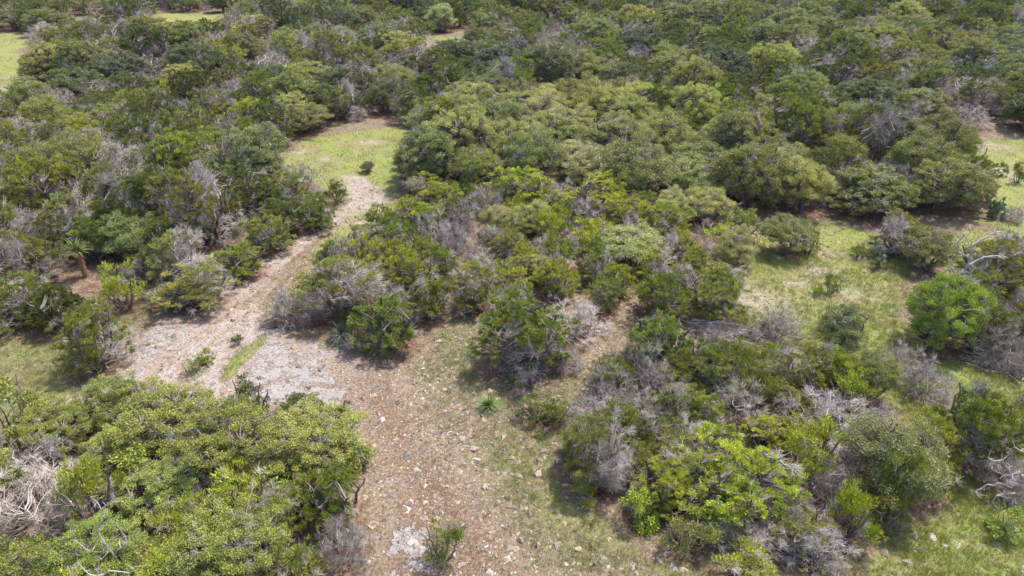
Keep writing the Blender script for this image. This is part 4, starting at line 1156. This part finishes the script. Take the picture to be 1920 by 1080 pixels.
# named rocks: (px, py, width px, flat, dark, label)
for px, py, w, fl, dk, lb in [
    (775, 1022, 40, .8, .95, 'largest pale boulder beside the thin sapling at the bottom'),
    (560, 668, 34, .35, .8, 'flat grey flagstone at the top of the broken slab'),
    (600, 690, 50, .3, .78, 'widest grey flagstone right of the rock slab'),
    (585, 684, 40, .3, .85, 'grey flagstone touching the widest flagstone from the left'),
    (628, 705, 46, .3, .8, 'long pale flagstone below the widest flagstone'),
    (640, 728, 34, .3, .8, 'grey flagstone at the lower end of the broken slab'),
    (625, 735, 30, .3, .85, 'small flagstone at the slab end near the dark juniper top'),
    (735, 668, 30, .5, .7, 'grey block on the gravel under the deep green juniper'),
    (820, 640, 30, .5, .7, 'dark grey block beside the deep green juniper right foot'),
    (812, 632, 26, .45, .65, 'weathered grey rock at the corner of the deep green juniper'),
    (836, 605, 28, .5, .8, 'pale rock at the top of the rocky patch in the centre'),
    (848, 592, 30, .5, .85, 'wide pale rock highest in the central rocky patch'),
    (855, 645, 24, .5, .85, 'pale rock in the middle of the central rocky patch'),
    (880, 600, 24, .5, .8, 'flat rock under the silvery green bush'),
    (905, 560, 20, .5, .8, 'rock at the foot of the silvery green bush'),
    (878, 645, 30, .5, .8, 'rounded pale rock left of the large domed juniper'),
    (900, 675, 30, .45, .75, 'flat dark rock at the left foot of the domed juniper'),
    (735, 672, 22, .5, 1, 'whitish block where gravel meets the stony grass'),
    (870, 822, 24, .6, 1, 'pale rock on the grass left below the green sotol'),
    (1000, 872, 22, .6, .9, 'pale rock near the silvery dead branches'),
    (1030, 865, 20, .6, .85, 'grey rock left of the silvery dead branches'),
    (946, 888, 16, .8, .9, 'rounded grey rock alone on the open slope'),
    (983, 925, 14, .9, .8, 'dark round rock on the lower open slope'),
    (935, 938, 18, .6, .95, 'flat pale rock on the lower open slope'),
    (988, 950, 16, .7, 1.05, 'upright pale rock right of the flat one on the lower slope'),
    (900, 972, 14, .7, 1.1, 'bright white stone left of the lower slope middle'),
    (1060, 975, 20, .6, .95, 'pale rock at the grass edge of the lower slope'),
    (1240, 1045, 24, .6, 1.1, 'bright white rock under the thicket at the bottom'),
    (1265, 1060, 22, .6, 1.15, 'white rock at the bottom edge under the thicket'),
    (1065, 1048, 18, .7, 1.2, 'bright white stone pair member left at the bottom'),
    (1087, 1048, 16, .7, 1.2, 'bright white stone pair member right at the bottom'),
    (1143, 1000, 14, .8, 1.15, 'narrow bright white stone on the bottom slope'),
    (1185, 1020, 24, .5, .95, 'flat pale rock at the thicket foot on the bottom slope'),
    (1700, 1052, 36, .4, 1.0, 'long flat white ledge rock in the bottom right grass'),
    (1770, 1022, 30, .4, 1.0, 'flat white rock in the grass at the bottom right'),
    (1640, 1045, 34, .4, .9, 'flat rock half buried at the thicket bottom rim'),
    (1830, 1000, 18, .5, 1.1, 'small white rock in the bright grass near the leafy bush'),
    (1558, 560, 22, .5, 1.1, 'bright flat white rock in the middle of the glade'),
    (1677, 513, 24, .7, .85, 'grey angular rock standing at the right rim of the glade'),
    (1634, 517, 16, .6, 1, 'pale rock left of the grey angular glade rock'),
    (1583, 498, 10, .6, 1.1, 'small white rock at the back of the glade'),
    (1575, 447, 10, .7, 1.1, 'white stone in the rear grass of the glade'),
    (1476, 540, 12, .6, 1.1, 'white stone on the wheel track of the glade'),
    (1660, 600, 18, .4, 1.0, 'flat pale rock in the grass left of the vivid oak'),
    (1725, 628, 14, .6, 1.0, 'pale rock at the foot of the vivid green oak'),
    (434, 577, 10, .8, 1.3, 'bright white stone beside the wheel rut'),
    (415, 563, 8, .8, 1.2, 'smaller white stone uphill beside the wheel rut'),
    (285, 613, 30, .45, .62, 'dark grey rock at the left edge of the track'),
    (310, 597, 30, .4, .65, 'flat grey ledge rock at the upper left track edge'),
    (335, 570, 22, .4, .7, 'grey ledge rock farthest up the left track edge'),
    (232, 655, 26, .45, .7, 'grey rock beside the fallen branches'),
    (80, 668, 24, .35, .8, 'flat grey rock in the dry grass left of the lone juniper'),
    (95, 645, 26, .35, .8, 'flat pale rock behind the lone track side juniper')]:
    x, y = ground(px, py); dep = y * CP + CAM_H * SP
    rock(float(x), float(y), w * dep / FPX, lb, 'named pale rocks', fl, dk)
# scattered individual stones
AREAS = [
 ('on the stony middle slope', [(700,680),(900,700),(1060,780),(1040,860),(860,900),(720,860)], 100),
 ('on the broken gravel right of the slab', [(560,650),(740,680),(720,760),(650,770),(600,700)], 30),
 ('in the central rocky patch', [(800,590),(900,590),(900,690),(780,690)], 34),
 ('on the bottom slope', [(880,960),(1150,960),(1300,1075),(860,1075)], 40),
 ('along the bare track', [(150,750),(300,610),(520,470),(560,520),(480,640),(300,740)], 26),
 ('in the grassy glade', [(1420,480),(1600,450),(1690,520),(1660,640),(1480,580)], 22),
 ('in the bottom right grass', [(1480,1075),(1700,1000),(1900,1020),(1900,1075)], 14),
 ('in the dry grass on the left', [(0,700),(150,620),(280,540),(300,580),(180,690),(60,760)], 14)]
for area, poly, n in AREAS:
    pw = wpoly(poly); lo, hi = pw.min(0), pw.max(0); k = 0; tr = 0
    cc = [(rng.uniform(lo[0], hi[0]), rng.uniform(lo[1], hi[1]), rng.uniform(0.25, 0.7)) for _ in range(max(3, n // 8))]
    while k < n and tr < 4000:
        tr += 1
        x, y = rng.uniform(lo[0], hi[0]), rng.uniform(lo[1], hi[1])
        if rng.random() < 0.7:
            q = cc[int(rng.integers(len(cc)))]; x, y = q[0] + rng.normal(0, q[2]), q[1] + rng.normal(0, q[2])
        if sdist(np.array([x]), np.array([y]), pw)[0] < 0: continue
        if any(math.hypot(x - o.location.x, y - o.location.y) < 0.15 for o, _, _ in RK): continue
        if any(math.hypot(x - a, y - b) < c * 0.9 for a, b, c in PLACED): continue
        s = float(np.clip(rng.lognormal(-1.85, 0.42), 0.09, 0.42))
        rock(x, y, s, None, 'pale stones ' + area, rng.uniform(0.5, 1.0), rng.uniform(0.85, 1.15), area); k += 1
LM = [(916, 768, 'the green sotol'), (775, 1022, 'the largest boulder'), (828, 1050, 'the thin sapling'), (985, 700, 'the domed juniper'), (1010, 790, 'the knee high juniper'),
      (730, 655, 'the deep green juniper'), (885, 580, 'the silvery green bush'), (1085, 890, 'the silvery dead branches'), (1200, 975, 'the vivid foot shrub'), (690, 880, 'the leafy thicket corner'),
      (600, 690, 'the flagstones'), (640, 735, 'the slab end'), (447, 650, 'the tiny seedling'), (363, 708, 'the rounded track shrub'), (168, 695, 'the lone track juniper'), (545, 612, 'the purplish dead bush'),
      (370, 565, 'the spreading juniper'), (450, 515, 'the wheel rut'), (535, 545, 'the round glade shrub'), (1534, 548, 'the tiny glade shrub'), (1600, 480, 'the twiggy glade juniper'), (1478, 470, 'the rounded glade oak'),
      (1425, 560, 'the pale track patch'), (1640, 600, 'the vivid oak'), (1893, 1010, 'the corner bush'), (1560, 1050, 'the dead brush fan'), (60, 650, 'the left edge junipers'), (40, 740, 'the left edge oak'),
      (250, 560, 'the skirted yucca'), (1015, 822, 'the round seedling'), (940, 930, 'the lower slope middle'), (1100, 1050, 'the bright stone pair'), (800, 780, 'the gravel slope edge'), (760, 900, 'the path bend')]
LMW = [(*[float(q) for q in ground(a, b)], c) for a, b, c in LM]
for o, lb, a in RK:
    if lb: continue
    x, y = o.location.x, o.location.y
    a_, b_, nm = min(LMW, key=lambda q: (q[0] - x) ** 2 + (q[1] - y) ** 2)
    px, py, _ = project(x, y, 0); qx, qy, _ = project(a_, b_, 0)
    rel = ('left of ' if px < qx else 'right of ') if abs(px - qx) > abs(py - qy) else ('behind ' if py < qy else 'in front of ')
    sz = 'larger' if o.scale.x > 0.2 else ('small' if o.scale.x < 0.14 else 'middling')
    sh = 'flat' if o.scale.z / o.scale.x < 0.7 else 'blocky'
    tn = 'grey' if o.color[0] < 0.78 else 'whitish'
    o['label'] = f'{sz} {sh} {tn} stone {rel}{nm}'
    o['group'] = 'pale stones ' + a
dupl = {}
for o, lb, a in RK: dupl.setdefault(o['label'], []).append(o)
for lb, L in dupl.items():
    if len(L) > 1:
        L.sort(key=lambda o: project(o.location.x, o.location.y, 0)[0])
        for i_, o in enumerate(L): o['label'] = lb + (', the ' + (ORD[i_] if len(L) > 2 else ('left', 'right')[i_]) + (' from left' if len(L) > 2 else ' one'))
print('ROCKS', len(RK))

# gravel: a loose mass of small stones
def gravel_mesh(n):
    x, y = scatter(n, 10, 45)
    dm_ = sample(dirt, x, y); md = sample(mid, x, y)
    pn = 0.5 + 0.5 * np.sin(x * 2.3 + 2 * np.sin(y * 1.4)) * np.cos(y * 2.1 + np.sin(x * 1.8))
    keep = rng.random(n) < np.clip(np.maximum(dm_ * 0.6, md * 0.6) * (0.3 + 0.9 * pn) * (1 - sample(slab, x, y) * 0.75) + 0.04, 0, 1)
    x, y = x[keep], y[keep]; k = len(x)
    s = np.clip(rng.lognormal(-3.25, 0.66, k), 0.015, 0.17)
    # squashed, jittered octahedra with 6 corners
    base = np.array([(1, 0, 0), (0, 1, 0), (-1, 0, 0), (0, -1, 0), (0, 0, 0.7), (0, 0, -0.5)], float)
    V = base[None] * s[:, None, None] * rng.uniform(0.6, 1.25, (k, 6, 1)) + rng.normal(0, 0.15, (k, 6, 3)) * s[:, None, None]
    a = rng.uniform(0, 6.28, k); ca, sa = np.cos(a), np.sin(a)
    Vx = V[..., 0] * ca[:, None] - V[..., 1] * sa[:, None]; Vy = V[..., 0] * sa[:, None] + V[..., 1] * ca[:, None]
    V = np.stack([Vx + x[:, None], Vy + y[:, None], V[..., 2] + (gh(x, y) + 0.05 * s)[:, None]], -1)
    fb = np.array([(0, 1, 4), (1, 2, 4), (2, 3, 4), (3, 0, 4), (1, 0, 5), (2, 1, 5), (3, 2, 5), (0, 3, 5)])
    F = (fb[None] + (np.arange(k) * 6)[:, None, None]).reshape(-1, 3)
    mb = MB(); mb.add(V.reshape(-1, 3), F, np.repeat(rng.uniform(0, 1, k), 6))
    o = bpy.data.objects.new('gravel', mb.mesh('gravel', M['stone'])); o['kind'] = 'stuff'
    o['label'] = 'loose pale gravel and pebbles strewn over the bare track and slope'; o['category'] = 'gravel'
    o.color = (0.86, 0.78, 0.70, 1)
    COL.objects.link(o); print('gravel', k)
gravel_mesh(75000)


# ------------------------------------------------------------------ thin summer air
me = bpy.data.meshes.new('haze'); bm = bmesh.new(); bmesh.ops.create_cube(bm, size=1.0); bm.to_mesh(me); bm.free()
hz = bpy.data.objects.new('haze', me); hz['kind'] = 'stuff'
hz.scale = (9000, 10600, 30); hz.location = (0, 1000, 12)
hm = bpy.data.materials.new('haze'); hm.use_nodes = True; hm.node_tree.nodes.clear()
vo = hm.node_tree.nodes.new('ShaderNodeVolumePrincipled'); vo.inputs['Density'].default_value = 0.0001
vo.inputs['Color'].default_value = (0.9, 0.94, 1.0, 1); vo.inputs['Anisotropy'].default_value = 0.2
ho = hm.node_tree.nodes.new('ShaderNodeOutputMaterial'); hm.node_tree.links.new(vo.outputs[0], ho.inputs['Volume'])
me.materials.append(hm); COL.objects.link(hz)
